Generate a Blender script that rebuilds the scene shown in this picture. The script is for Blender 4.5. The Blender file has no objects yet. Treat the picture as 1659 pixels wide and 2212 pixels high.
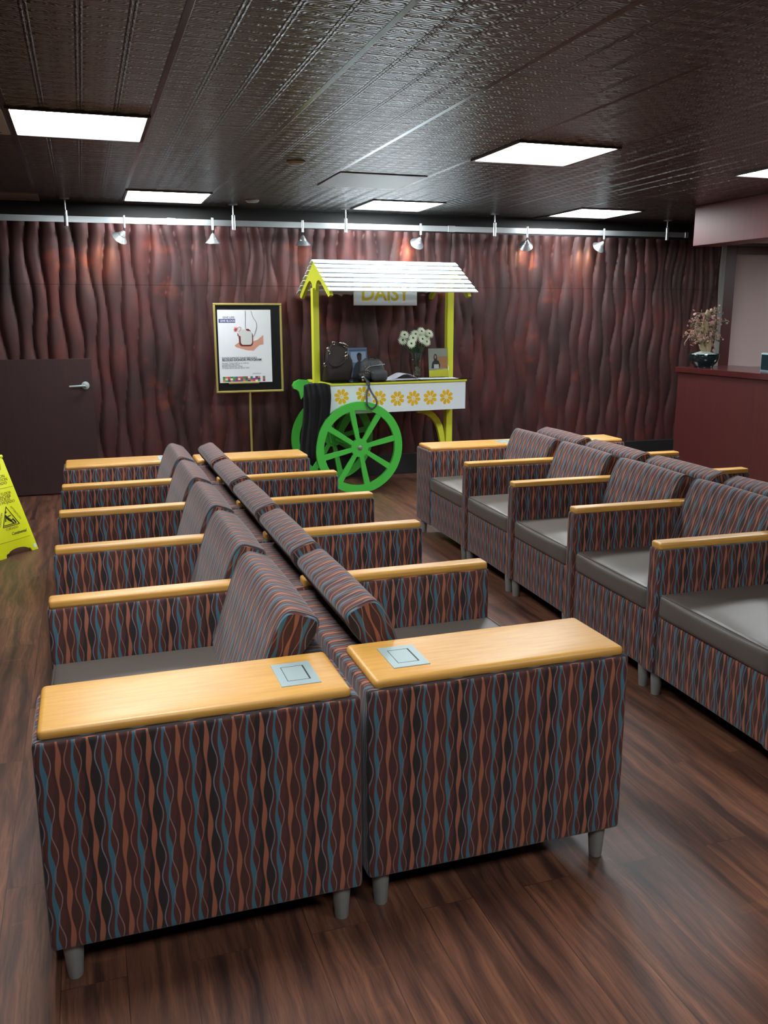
import bpy, bmesh, math, random
from mathutils import Vector, Matrix
R = math.radians
random.seed(7)
scn = bpy.context.scene
col = scn.collection

# ------------------------------------------------------------------ camera
yaw, pitch, roll = 0.3236, 0.2191, -0.0025
CAM = Vector((-0.5997, -1.9321, 1.5548)); F_PX = 1898.43
f = Vector((math.sin(yaw)*math.cos(pitch), math.cos(yaw)*math.cos(pitch), -math.sin(pitch)))
r0 = Vector((math.cos(yaw), -math.sin(yaw), 0)); u0 = r0.cross(f)
rr = math.cos(roll)*r0 + math.sin(roll)*u0
uu = -math.sin(roll)*r0 + math.cos(roll)*u0
cam = bpy.data.cameras.new('camera'); co = bpy.data.objects.new('camera', cam); col.objects.link(co)
cam.sensor_fit = 'HORIZONTAL'; cam.sensor_width = 36; cam.lens = F_PX/1659*36
cam.clip_start = .05; cam.clip_end = 60
M = Matrix.Identity(4)
for i, v in enumerate((rr, uu, -f)):
    for j in range(3): M[j][i] = v[j]
M.translation = CAM
co.matrix_world = M
scn.camera = co

# ------------------------------------------------------------------ light levels, world, exposure
scn.view_settings.view_transform = 'Standard'; scn.view_settings.look = 'None'
scn.view_settings.gamma = 1; scn.view_settings.use_curve_mapping = False
scn.view_settings.exposure = 0.6
PANEL = 26.0          # ceiling panel emission
SPOT = 14.0           # track spots (W)
w = bpy.data.worlds.new('world'); scn.world = w; w.use_nodes = True
w.node_tree.nodes['Background'].inputs[0].default_value = (.5, .55, .6, 1)
w.node_tree.nodes['Background'].inputs[1].default_value = .05
try:
    scn.cycles.max_bounces = 8; scn.cycles.diffuse_bounces = 4; scn.cycles.glossy_bounces = 4
    scn.cycles.use_denoising = True; scn.cycles.sample_clamp_indirect = 20
except Exception: pass

# ------------------------------------------------------------------ helpers: colour, materials
def lin(c):
    return tuple(((x/255)/12.92 if x/255 <= .04045 else ((x/255+.055)/1.055)**2.4) for x in c) + (1,)
def newmat(n):
    m = bpy.data.materials.new(n); m.use_nodes = True
    nt = m.node_tree; b = nt.nodes['Principled BSDF']
    return m, nt, b
def simple(n, rgb, rough=.5, metal=0, spec=.5, bump=0, bscale=200, coat=0):
    m, nt, b = newmat(n)
    b.inputs['Base Color'].default_value = lin(rgb); b.inputs['Roughness'].default_value = rough
    b.inputs['Metallic'].default_value = metal; b.inputs['Specular IOR Level'].default_value = spec
    b.inputs['Coat Weight'].default_value = coat
    if bump:
        no = nt.nodes.new('ShaderNodeTexNoise'); no.inputs['Scale'].default_value = bscale
        tc = nt.nodes.new('ShaderNodeTexCoord'); nt.links.new(tc.outputs['Object'], no.inputs['Vector'])
        bp = nt.nodes.new('ShaderNodeBump'); bp.inputs['Strength'].default_value = bump; bp.inputs['Distance'].default_value = .002
        nt.links.new(no.outputs['Fac'], bp.inputs['Height']); nt.links.new(bp.outputs[0], b.inputs['Normal'])
    return m
class NB:
    """small node building helper"""
    def __init__(s, nt): s.nt = nt
    def n(s, t, **k):
        x = s.nt.nodes.new(t)
        for a, b in k.items(): setattr(x, a, b)
        return x
    def set(s, sock, v):
        if hasattr(v, 'links') or isinstance(v, bpy.types.NodeSocket): s.nt.links.new(v, sock)
        else: sock.default_value = v
    def m(s, op, a, b=None, c=None):
        x = s.n('ShaderNodeMath', operation=op); s.set(x.inputs[0], a)
        if b is not None: s.set(x.inputs[1], b)
        if c is not None: s.set(x.inputs[2], c)
        return x.outputs[0]
    def mix(s, fac, a, b):
        x = s.n('ShaderNodeMix', data_type='RGBA'); s.set(x.inputs[0], fac); s.set(x.inputs[6], a); s.set(x.inputs[7], b)
        return x.outputs[2]
    def noise(s, vec, scale, detail=3, rough=.5):
        x = s.n('ShaderNodeTexNoise'); x.inputs['Scale'].default_value = scale; x.inputs['Detail'].default_value = detail
        x.inputs['Roughness'].default_value = rough; s.set(x.inputs['Vector'], vec); return x.outputs['Fac']
    def mapping(s, vec, scale=(1, 1, 1), loc=(0, 0, 0), rot=(0, 0, 0)):
        x = s.n('ShaderNodeMapping'); s.set(x.inputs['Vector'], vec)
        x.inputs['Scale'].default_value = scale; x.inputs['Location'].default_value = loc; x.inputs['Rotation'].default_value = rot
        return x.outputs[0]
    def ramp(s, fac, stops):
        x = s.n('ShaderNodeValToRGB'); s.set(x.inputs[0], fac); cr = x.color_ramp
        while len(cr.elements) < len(stops): cr.elements.new(.5)
        for e, (p, c) in zip(cr.elements, stops): e.position = p; e.color = c
        return x.outputs[0]
    def bump(s, h, strength, dist, normal=None):
        x = s.n('ShaderNodeBump'); x.inputs['Strength'].default_value = strength; x.inputs['Distance'].default_value = dist
        s.set(x.inputs['Height'], h)
        if normal is not None: s.set(x.inputs['Normal'], normal)
        return x.outputs[0]
    def step(s, x, edge, soft):      # 1 where x < edge, soft edge
        return s.m('MULTIPLY_ADD', s.m('SUBTRACT', edge, x), 1/soft, .5)
def G(v): return (v, v, v, 1)

def mat_fabric():
    m, nt, b = newmat('wavy_stripe_upholstery'); k = NB(nt)
    uv = k.n('ShaderNodeUVMap'); uv.uv_map = 'UVMap'
    sp = k.n('ShaderNodeSeparateXYZ'); nt.links.new(uv.outputs[0], sp.inputs[0])
    U, V = sp.outputs[0], sp.outputs[1]
    TWO = 2*math.pi
    P = .0655; L = .112
    def off(x0, amp, ph): # distance to the wandering line, periodic
        s_ = k.m('SINE', k.m('MULTIPLY_ADD', V, TWO/L, ph))
        x = k.m('ADD', k.m('MULTIPLY_ADD', s_, amp, x0), U)
        return x
    def dist(x, per):
        md = k.m('FLOORED_MODULO', x, per)
        return k.m('ABSOLUTE', k.m('SUBTRACT', md, per/2))
    # ground: dark brown with maroon lens cells
    xg = off(.0, .0045, 0.0)
    cell = dist(xg, P)
    g = k.mix(k.m('MINIMUM', k.m('MAXIMUM', k.step(cell, .017, .0015), 0), 1), lin((46, 37, 37)), lin((80, 43, 41)))
    xb = off(.0, .0045, 0.0)
    big = dist(xb, 2*P)
    g = k.mix(k.m('MULTIPLY', k.m('MINIMUM', k.m('MAXIMUM', k.step(big, .040, .0015), 0), 1), .45), g, lin((96, 52, 42)))
    def stripe(g, x0, amp, ph, w0, w1, phw, colr, per=P):
        d = dist(off(x0, amp, ph), per)
        s_ = k.m('SINE', k.m('MULTIPLY_ADD', V, TWO/L, phw))
        wd = k.m('MULTIPLY_ADD', s_, w1, w0)
        mk = k.m('MINIMUM', k.m('MAXIMUM', k.step(d, wd, .0009), 0), 1)
        return k.mix(mk, g, lin(colr))
    rust, teal, grey, tan, blu = (160, 96, 72), (66, 110, 126), (138, 118, 116), (146, 102, 86), (112, 128, 138)
    g = stripe(g, .0, .0028, 0.0, .0045, .0020, 2.2, teal, P)
    g = stripe(g, .034, .0022, 2.4, .0044, .0021, .4, rust, P)
    g = stripe(g, .0225+P/2-P/2, .0058, 3.6, .0011, .0002, 0, grey, 2*P)
    g = stripe(g, .0225+P, .0058, 3.6, .0011, .0002, 0, tan, 2*P)
    g = stripe(g, .0475, .0055, .2, .0012, .0002, 0, blu, 2*P)
    g = stripe(g, .0475+P, .0055, .2, .0012, .0002, 0, tan, 2*P)
    nz = k.noise(k.mapping(uv.outputs[0], (1, 1, 1)), 900, 2)
    g = k.mix(k.m('MULTIPLY', nz, .25), g, lin((40, 34, 34)))
    nt.links.new(g, b.inputs['Base Color'])
    b.inputs['Roughness'].default_value = .82; b.inputs['Sheen Weight'].default_value = .15
    b.inputs['Sheen Roughness'].default_value = .45; b.inputs['Specular IOR Level'].default_value = .3
    nt.links.new(k.bump(nz, .25, .0006), b.inputs['Normal'])
    return m
def mat_maple():
    m, nt, b = newmat('honey_maple'); k = NB(nt)
    tc = k.n('ShaderNodeTexCoord'); v = tc.outputs['Object']
    g1 = k.noise(k.mapping(v, (2.2, 26, 26)), 3.2, 5, .6)
    g2 = k.noise(k.mapping(v, (1.2, 4, 4)), 2.2, 2)
    c = k.ramp(g1, [(0.25, lin((182, 128, 52))), (.55, lin((202, 149, 66))), (.8, lin((210, 162, 82)))])
    c = k.mix(k.m('MULTIPLY', g2, .5), c, lin((204, 150, 78)))
    kn = k.noise(k.mapping(v, (3, 9, 9), (2.3, 1.1, 0)), 3.2, 4, .7)
    kk = k.ramp(kn, [(.64, G(0)), (.74, G(1))])
    c = k.mix(k.m('MULTIPLY', kk, .35), c, lin((140, 96, 48)))
    nt.links.new(c, b.inputs['Base Color']); b.inputs['Roughness'].default_value = .44
    b.inputs['Coat Weight'].default_value = .12; b.inputs['Coat Roughness'].default_value = .28
    return m
def mat_floor():
    m, nt, b = newmat('dark_walnut_planks'); k = NB(nt)
    tc = k.n('ShaderNodeTexCoord'); v = tc.outputs['Object']
    sw = k.mapping(v, rot=(0, 0, R(90)))
    br = k.n('ShaderNodeTexBrick'); k.set(br.inputs['Vector'], sw)
    br.offset = .37; br.inputs['Scale'].default_value = 1; br.inputs['Brick Width'].default_value = 1.22
    br.inputs['Row Height'].default_value = .152; br.inputs['Mortar Size'].default_value = .0012; br.inputs['Mortar Smooth'].default_value = .1
    br.inputs['Color1'].default_value = G(0); br.inputs['Color2'].default_value = G(1); br.inputs['Mortar'].default_value = G(.5)
    sep = k.n('ShaderNodeSeparateColor'); nt.links.new(br.outputs['Color'], sep.inputs[0]); rnd = sep.outputs[0]
    # each plank shifts its own grain
    cb = k.n('ShaderNodeCombineXYZ'); k.set(cb.inputs[0], k.m('MULTIPLY', rnd, 13)); k.set(cb.inputs[1], k.m('MULTIPLY', rnd, 37))
    va = k.n('ShaderNodeVectorMath', operation='ADD'); nt.links.new(v, va.inputs[0]); nt.links.new(cb.outputs[0], va.inputs[1]); vv = va.outputs[0]
    wrp = k.noise(k.mapping(vv, (2.2, 1.8, 1)), 1.0, 3)
    cw = k.n('ShaderNodeCombineXYZ'); k.set(cw.inputs[0], k.m('MULTIPLY', wrp, .10))
    vw = k.n('ShaderNodeVectorMath', operation='ADD'); nt.links.new(vv, vw.inputs[0]); nt.links.new(cw.outputs[0], vw.inputs[1]); vq = vw.outputs[0]
    streak = k.noise(k.mapping(vq, (17, .75, 1)), 1.4, 6, .62)
    fine = k.noise(k.mapping(vv, (70, 3.2, 1)), 2.0, 4, .6)
    blot = k.noise(k.mapping(vq, (11, .9, 1)), 1.6, 5, .6)
    curl = k.m('MULTIPLY', k.noise(k.mapping(vv, (4, 34, 1)), 1.0, 2), k.ramp(k.noise(k.mapping(vv, (7, 3.2, 1)), 1.0, 2), [(.5, G(0)), (.62, G(1))]))
    c = k.ramp(streak, [(.30, lin((44, 30, 27))), (.43, lin((88, 56, 44))), (.60, lin((122, 79, 58))), (.78, lin((148, 99, 71)))])
    c = k.mix(k.m('MULTIPLY', rnd, .30), c, lin((78, 47, 38)))
    c = k.mix(k.ramp(blot, [(.36, G(.7)), (.50, G(0))]), c, lin((44, 28, 25)))
    c = k.mix(k.m('MULTIPLY', k.ramp(curl, [(.52, G(0)), (.66, G(1))]), .16), c, lin((150, 96, 64)))
    c = k.mix(k.m('MULTIPLY', k.ramp(fine, [(.38, G(1)), (.5, G(0))]), .35), c, lin((38, 24, 22)))
    c = k.mix(k.m('MULTIPLY', br.outputs['Fac'], .5), c, lin((26, 18, 16)))
    nt.links.new(c, b.inputs['Base Color'])
    nt.links.new(k.m('MULTIPLY_ADD', streak, .12, .38), b.inputs['Roughness'])
    b.inputs['Specular IOR Level'].default_value = .45
    h = k.m('ADD', k.m('MULTIPLY', fine, .35), k.m('MULTIPLY', br.outputs['Fac'], -1))
    nt.links.new(k.bump(h, .35, .0008), b.inputs['Normal'])
    return m
def mat_wave():
    m, nt, b = newmat('carved_copper_wall_panel'); k = NB(nt)
    tc = k.n('ShaderNodeTexCoord'); v = tc.outputs['Object']
    n1 = k.noise(k.mapping(v, (1.5, 1, .8)), 1.7, 4, .6)
    n2 = k.noise(k.mapping(v, (5, 1, 1.6), (3, 0, 5)), 2.2, 4, .65)
    n3 = k.noise(k.mapping(v, (60, 10, 9)), 2, 4, .6)
    c = k.ramp(n1, [(.34, lin((54, 42, 42))), (.5, lin((82, 49, 48))), (.66, lin((100, 53, 49)))])
    c = k.mix(k.ramp(n2, [(.42, G(0)), (.68, G(.8))]), c, lin((62, 48, 48)))
    c = k.mix(k.m('MULTIPLY', n3, .35), c, lin((70, 42, 44)))
    n4 = k.noise(k.mapping(v, (1.1, 1, 1.4), (9, 3, 1)), 2.3, 3)
    c = k.mix(k.ramp(n4, [(.6, G(0)), (.72, G(.5))]), c, lin((140, 66, 48)))
    sp = k.n('ShaderNodeSeparateXYZ'); nt.links.new(v, sp.inputs[0])
    seam = k.m('LESS_THAN', k.m('ABSOLUTE', k.m('SUBTRACT', sp.outputs[2], 1.83)), .003)
    c = k.mix(k.m('MULTIPLY', seam, .8), c, lin((20, 14, 14)))
    nt.links.new(c, b.inputs['Base Color'])
    b.inputs['Metallic'].default_value = .45
    nt.links.new(k.m('MULTIPLY_ADD', n2, .2, .38), b.inputs['Roughness'])
    nt.links.new(k.bump(n3, .3, .002), b.inputs['Normal'])
    return m
def mat_ceiling():
    m, nt, b = newmat('embossed_dark_ceiling_tile'); k = NB(nt)
    tc = k.n('ShaderNodeTexCoord'); v = tc.outputs['Object']
    sp = k.n('ShaderNodeSeparateXYZ'); nt.links.new(v, sp.inputs[0])
    x = k.m('SUBTRACT', sp.outputs[0], -.21); y = k.m('SUBTRACT', sp.outputs[1], 2.78)
    def tri(a, per):      # distance to nearest multiple
        q = k.m('FLOORED_MODULO', k.m('ADD', a, per/2), per); return k.m('ABSOLUTE', k.m('SUBTRACT', q, per/2))
    def line(d, w, s): return k.m('MINIMUM', k.m('MAXIMUM', k.step(d, w, s), 0), 1)
    xs, ys = tri(x, .165), tri(y, .165)
    ribx = line(k.m('ABSOLUTE', k.m('SUBTRACT', xs, .008)), .0035, .003)    # twin ribs beside each groove
    gap = line(tri(k.m('ADD', x, .0825), .165), .060, .012)
    riby = k.m('MULTIPLY', line(tri(y, .11), .007, .006), gap)
    # scroll motif : warped rings in each square
    qx = k.m('SUBTRACT', k.m('FLOORED_MODULO', x, .165), .0825); qy = k.m('SUBTRACT', k.m('FLOORED_MODULO', y, .0825), .041)
    r = k.m('SQRT', k.m('ADD', k.m('POWER', k.m('ABSOLUTE', k.m('SUBTRACT', k.m('ABSOLUTE', qx), .036)), 2), k.m('MULTIPLY', k.m('POWER', k.m('ABSOLUTE', qy), 2), 1.6)))
    ring = k.m('SINE', k.m('MULTIPLY', r, 330))
    nz = k.noise(k.mapping(v, (30, 55, 1)), 1, 3)
    h = k.m('ADD', k.m('MULTIPLY', ribx, 1.8), k.m('MULTIPLY', riby, 1.0))
    h = k.m('ADD', h, k.m('ADD', k.m('MULTIPLY', ring, .34), k.m('MULTIPLY', nz, .55)))
    # smooth T-bars every fourth line
    bx, by = line(tri(x, .66), .013, .002), line(tri(y, .66), .003, .002)
    bar = k.m('MAXIMUM', bx, by)
    h = k.m('ADD', k.m('MULTIPLY', h, k.m('SUBTRACT', 1, bar)), k.m('MULTIPLY', bar, 1.2))
    nt.links.new(k.bump(h, 1.0, .0042), b.inputs['Normal'])
    b.inputs['Base Color'].default_value = lin((38, 39, 36))
    b.inputs['Roughness'].default_value = .26; b.inputs['IOR'].default_value = 2.5; b.inputs['Specular IOR Level'].default_value = .5
    return m
def mat_grain(n, c1, c2, rough=.35, vert=True, sc=60):
    m, nt, b = newmat(n); k = NB(nt)
    tc = k.n('ShaderNodeTexCoord'); v = tc.outputs['Object']
    g = k.noise(k.mapping(v, (sc, sc, 1.2) if vert else (1.2, sc, sc)), 2, 4, .6)
    nt.links.new(k.ramp(g, [(.3, lin(c1)), (.7, lin(c2))]), b.inputs['Base Color'])
    b.inputs['Roughness'].default_value = rough
    return m
def mat_emit(n, c, s):
    m, nt, b = newmat(n); b.inputs['Base Color'].default_value = (.9, .9, .9, 1)
    b.inputs['Emission Color'].default_value = c; b.inputs['Emission Strength'].default_value = s
    return m
def mat_glass(n, tint=(1, 1, 1, 1), rough=.02, ior=1.45):
    m, nt, b = newmat(n); b.inputs['Base Color'].default_value = tint; b.inputs['Transmission Weight'].default_value = 1
    b.inputs['Roughness'].default_value = rough; b.inputs['IOR'].default_value = ior
    return m

FAB = mat_fabric(); MAPLE = mat_maple(); FLOOR = mat_floor(); WAVE = mat_wave(); CEIL = mat_ceiling()
VINYL = simple('taupe_vinyl', (92, 84, 78), .42, bump=.15, bscale=500)
NICKEL = simple('brushed_nickel', (150, 152, 148), .42, .45)
STEEL = simple('brushed_steel', (160, 176, 176), .45, .35)
DARKLINE = simple('dark_gap', (30, 34, 34), .6)
PIPING = simple('grey_piping', (92, 86, 88), .8)
ALU = simple('satin_aluminium', (200, 208, 210), .28, .85)
YEL = simple('yellow_paint', (214, 220, 62), .38)
GRN = simple('green_paint', (80, 198, 76), .35)
WHT = simple('white_paint', (232, 244, 248), .32)
BRASS = simple('polished_brass', (206, 192, 112), .32, .6)
BLACKBOARD = simple('black_board', (22, 24, 26), .25)
PAPER = simple('white_paper', (226, 230, 234), .6)
MAROON = mat_grain('maroon_laminate', (66, 28, 28), (82, 35, 33), .42)
SOFF = mat_grain('maroon_gloss_laminate', (96, 26, 28), (110, 32, 32), .46)
DOORM = mat_grain('dark_door_veneer', (46, 25, 26), (60, 31, 31), .5)
BLACKP = simple('black_paint', (16, 16, 17), .6)
MAUVE = simple('mauve_wall', (176, 156, 154), .8)
GREYTRIM = simple('grey_trim', (128, 130, 124), .6)
DARKWALL = simple('dark_brown_wall', (60, 42, 40), .7)
SAFETY = simple('safety_yellow_plastic', (214, 218, 20), .38)
PRINT_O = simple('sign_print_brown', (110, 92, 20), .6)
PRINT_D = simple('sign_print_dark', (40, 44, 16), .6)
PANELM = mat_emit('lit_diffuser', (.93, .98, 1, 1), PANEL)

# ------------------------------------------------------------------ helpers: mesh
def obj(name, bm, mat, parent=None, smooth=False, loc=None, rot=None, label=None, cat=None, group=None, kind=None):
    me = bpy.data.meshes.new(name)
    if isinstance(bm, bpy.types.Mesh): me = bm
    else:
        bmesh.ops.recalc_face_normals(bm, faces=bm.faces) if smooth != 'raw' else None
        bm.to_mesh(me); bm.free()
    mats = mat if isinstance(mat, (list, tuple)) else [mat]
    for m in mats: me.materials.append(m)
    if smooth:
        for p in me.polygons: p.use_smooth = True
        if smooth == 'auto':
            try: me.set_sharp_from_angle(angle=R(40))
            except Exception: pass
    o = bpy.data.objects.new(name, me); col.objects.link(o)
    if parent: o.parent = parent
    if loc: o.location = loc
    if rot: o.rotation_euler = rot
    tag(o, label, cat, group, kind)
    return o
def tag(o, label=None, cat=None, group=None, kind=None):
    if label: o['label'] = label
    if cat: o['category'] = cat
    if group: o['group'] = group
    if kind: o['kind'] = kind
    return o
def thing(name, label, cat, loc=(0, 0, 0), rz=0, group=None):
    o = bpy.data.objects.new(name, None); col.objects.link(o); o.empty_display_size = .05
    o.location = loc; o.rotation_euler = (0, 0, rz)
    return tag(o, label, cat, group)
def dup(root, label, loc, rz=0, group=None):
    r = root.copy(); col.objects.link(r); r.location = loc; r.rotation_euler = (0, 0, rz)
    r['label'] = label
    if group: r['group'] = group
    for ch in list(root.children):
        c = ch.copy(); col.objects.link(c); c.parent = r
        for g in list(ch.children):
            d = g.copy(); col.objects.link(d); d.parent = c
    return r
def box(bm, lo, hi, bev=0, seg=2):
    b2 = bmesh.new(); bmesh.ops.create_cube(b2, size=1)
    for v in b2.verts:
        v.co = Vector([(lo[i]+hi[i])/2 + v.co[i]*(hi[i]-lo[i]) for i in range(3)])
    if bev: bmesh.ops.bevel(b2, geom=list(b2.edges), offset=bev, segments=seg, profile=.5, affect='EDGES')
    merge(bm, b2); return bm
def merge(bm, b2):
    me = bpy.data.meshes.new('tmp'); b2.to_mesh(me); b2.free(); bm.from_mesh(me); bpy.data.meshes.remove(me)
def B(lo, hi, bev=0, seg=2): return box(bmesh.new(), lo, hi, bev, seg)
def prism(pts, h, axis='y', base=0, bev=0):
    """extrude a 2D outline; axis = direction of the thickness"""
    bm = bmesh.new()
    def P(a, b, c):
        return {'y': (a, c, b), 'x': (c, a, b), 'z': (a, b, c)}[axis]
    v0 = [bm.verts.new(P(a, b, base)) for a, b in pts]; v1 = [bm.verts.new(P(a, b, base+h)) for a, b in pts]
    bm.faces.new(v0); bm.faces.new(v1[::-1]); n = len(pts)
    for i in range(n): bm.faces.new((v0[i], v1[i], v1[(i+1) % n], v0[(i+1) % n]))
    if bev:
        bmesh.ops.recalc_face_normals(bm, faces=bm.faces)
        ed = [e for e in bm.edges if len(e.link_faces) == 2 and e.calc_face_angle(0) > R(50)]
        bmesh.ops.bevel(bm, geom=ed, offset=bev, segments=2, profile=.5, affect='EDGES')
    return bm
def lathe(prof, n=24, cap=True):
    bm = bmesh.new(); rings = []
    for r, z in prof:
        rings.append([bm.verts.new((r*math.cos(2*math.pi*i/n), r*math.sin(2*math.pi*i/n), z)) for i in range(n)])
    for a, b in zip(rings, rings[1:]):
        for i in range(n): bm.faces.new((a[i], a[(i+1) % n], b[(i+1) % n], b[i]))
    if cap:
        if prof[0][0] > 1e-5: bm.faces.new(rings[0][::-1])
        if prof[-1][0] > 1e-5: bm.faces.new(rings[-1])
    bmesh.ops.remove_doubles(bm, verts=bm.verts, dist=1e-6)
    return bm
def tube(bm, pts, rad, n=8, closed=False):
    pts = [Vector(p) for p in pts]; rings = []; N = len(pts)
    rads = rad if isinstance(rad, (list, tuple)) else [rad]*N
    prev = None
    for i, p in enumerate(pts):
        if closed: t = pts[(i+1) % N]-pts[i-1]
        else: t = pts[min(i+1, N-1)]-pts[max(i-1, 0)]
        t.normalize()
        if prev is None:
            a = Vector((0, 0, 1)) if abs(t.z) < .9 else Vector((1, 0, 0)); s = t.cross(a).normalized()
        else: s = (prev - t*prev.dot(t)).normalized()
        prev = s; q = t.cross(s)
        rings.append([bm.verts.new(p+rads[i]*(math.cos(2*math.pi*j/n)*s+math.sin(2*math.pi*j/n)*q)) for j in range(n)])
    rg = list(zip(rings, rings[1:])) + ([(rings[-1], rings[0])] if closed else [])
    for a, b in rg:
        for j in range(n): bm.faces.new((a[j], a[(j+1) % n], b[(j+1) % n], b[j]))
    if not closed: bm.faces.new(rings[0][::-1]); bm.faces.new(rings[-1])
    return bm
def T(*a, **k): return tube(bmesh.new(), *a, **k)
def spline(pts, n=8):
    P = [Vector(p) for p in pts]; out = []
    for i in range(len(P)-1):
        p0, p1, p2, p3 = P[max(i-1, 0)], P[i], P[i+1], P[min(i+2, len(P)-1)]
        for k in range(n):
            t = k/n
            out.append(.5*((2*p1)+(p2-p0)*t+(2*p0-5*p1+4*p2-p3)*t*t+(3*p1-3*p2+p3-p0)*t**3))
    out.append(P[-1]); return out
def softbox(lo, hi, r, n=8, puff=(0, 0, 0), cr=3):
    """rounded box with gently bulging faces"""
    bm = bmesh.new(); lo = Vector(lo); hi = Vector(hi)
    half = (hi-lo)/2; c = (hi+lo)/2
    def samples(h):
        inner = max(h-r, 0)
        s = [-h + r*(1-math.cos(math.pi/2*i/cr)) for i in range(cr)]
        m_ = [-inner+2*inner*i/n for i in range(n+1)]
        return s[:] + m_ + [-q for q in s[::-1]]
    S = [samples(half[i]) for i in range(3)]; cache = {}
    def vert(p):
        key = tuple(round(x, 6) for x in p)
        if key in cache: return cache[key]
        inner = Vector([max(-(half[i]-r), min(half[i]-r, p[i])) for i in range(3)])
        d = Vector(p)-inner
        q = inner + (d.normalized()*r if d.length > 1e-9 else d)
        t = [p[i]/half[i] for i in range(3)]
        for i in range(3):
            if puff[i]:
                a, b_ = t[(i+1) % 3], t[(i+2) % 3]
                q[i] += t[i]*puff[i]*(1-a*a)*(1-b_*b_)
        v = bm.verts.new(c+q); cache[key] = v; return v
    for ax in range(3):
        a, b_ = (ax+1) % 3, (ax+2) % 3
        for sg in (-1, 1):
            for i in range(len(S[a])-1):
                for j in range(len(S[b_])-1):
                    vs = []
                    for (ii, jj) in ((i, j), (i+1, j), (i+1, j+1), (i, j+1)):
                        p = [0, 0, 0]; p[ax] = sg*half[ax]; p[a] = S[a][ii]; p[b_] = S[b_][jj]; vs.append(vert(p))
                    if len(set(vs)) == 4:
                        try: bm.faces.new(vs)
                        except ValueError: pass
                    elif len(set(vs)) == 3:
                        try: bm.faces.new(list(dict.fromkeys(vs)))
                        except ValueError: pass
    return bm
def fabric_uv(bm, ox=0, oy=0):
    """stripes: u along y on faces turned to x or z, u along x on faces turned to y; v follows the fall of the cloth"""
    bmesh.ops.recalc_face_normals(bm, faces=bm.faces)
    uv = bm.loops.layers.uv.new('UVMap')
    for fc in bm.faces:
        n = fc.normal
        for l in fc.loops:
            c = l.vert.co
            if abs(n.y) > .72: l[uv].uv = (c.x+ox, c.z)
            elif abs(n.z) > .72: l[uv].uv = (c.y+oy, c.x)
            else: l[uv].uv = (c.y+oy, c.z)
    return bm
def text(s, size, mat, loc, rot=(R(90), 0, 0), parent=None, name='lettering', bold=0, align='CENTER', shear=0, ext=.0004, label=None, space=1.0):
    cu = bpy.data.curves.new('t', 'FONT'); cu.body = s; cu.size = size; cu.align_x = align; cu.extrude = ext; cu.offset = bold
    cu.shear = shear; cu.resolution_u = 3; cu.space_line = 1.0; cu.space_character = space
    o = bpy.data.objects.new('t', cu); col.objects.link(o)
    bpy.context.view_layer.update()
    me = bpy.data.meshes.new_from_object(o.evaluated_get(bpy.context.evaluated_depsgraph_get()))
    bpy.data.objects.remove(o); bpy.data.curves.remove(cu); me.name = name
    q = obj(name, me, mat, parent, loc=loc, rot=rot, label=label)
    return q

# ------------------------------------------------------------------ room
YW = 6.367; HC = 2.506
def S(name, bm, mat, **k): return obj(name, bm, mat, kind='structure', **k)
S('floor', B((-3.6, -5.2, -.06), (9.0, YW+.3, 0)), FLOOR)
S('ceiling', B((-3.6, -5.2, HC), (9.0, YW+.3, HC+.08)), CEIL)
S('wall_left', B((-3.6, -5.2, 0), (-3.5, YW+.2, HC)), DARKWALL)
S('wall_front', B((-3.6, -5.3, 0), (9.0, -5.2, HC)), DARKWALL)
S('wall_right', B((8.9, -5.2, 0), (9.0, YW+.2, HC)), DARKWALL)

def wave_wall():
    x0, x1, z0, z1 = -3.5, 6.06, 0.0, 2.345
    nx, nz = 760, 110; W = .125; rnd = random.Random(3)
    K = int((x1-x0)/W)+6
    ln = []
    for i in range(K):
        ln.append((x0-2*W+i*W+rnd.uniform(-.012, .012), rnd.uniform(.014, .027), rnd.uniform(.62, .98), i*math.pi+rnd.uniform(-.9, .9), rnd.uniform(.004, .012), rnd.uniform(0, 6)))
    bm = bmesh.new(); grid = []
    for j in range(nz+1):
        z = z0+(z1-z0)*j/nz
        L = [a + b*math.sin(2*math.pi*z/c+d) + e*math.sin(2*math.pi*z/1.7+g) for a, b, c, d, e, g in ln]
        for i in range(1, K): L[i] = max(L[i], L[i-1]+.022)
        row = []; k = 0
        for i in range(nx+1):
            x = x0+(x1-x0)*i/nx
            while k < K-2 and L[k+1] < x: k += 1
            wd = L[k+1]-L[k]; t = min(1, max(0, (x-L[k])/wd))
            hgt = .006+.018*min(1.5, wd/W)**1.3
            s = (1-abs(2*t**.85-1)**2.2)
            row.append(bm.verts.new((x, YW-.004-hgt*s, z)))
        grid.append(row)
    for j in range(nz):
        for i in range(nx): bm.faces.new((grid[j][i], grid[j][i+1], grid[j+1][i+1], grid[j+1][i]))
    # solid backing
    box(bm, (x0, YW+.004, 0), (x1, YW+.1, z1))
    return bm
S('wall_back', wave_wall(), WAVE, smooth='auto')
S('trim_1', B((-3.5, YW-.02, 2.345), (6.3, YW+.1, HC)), BLACKP)                 # dark band over the carved wall
S('baseboard_back', B((-.50, YW-.055, 0), (6.05, YW-.005, .205), .004), BLACKP)
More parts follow.
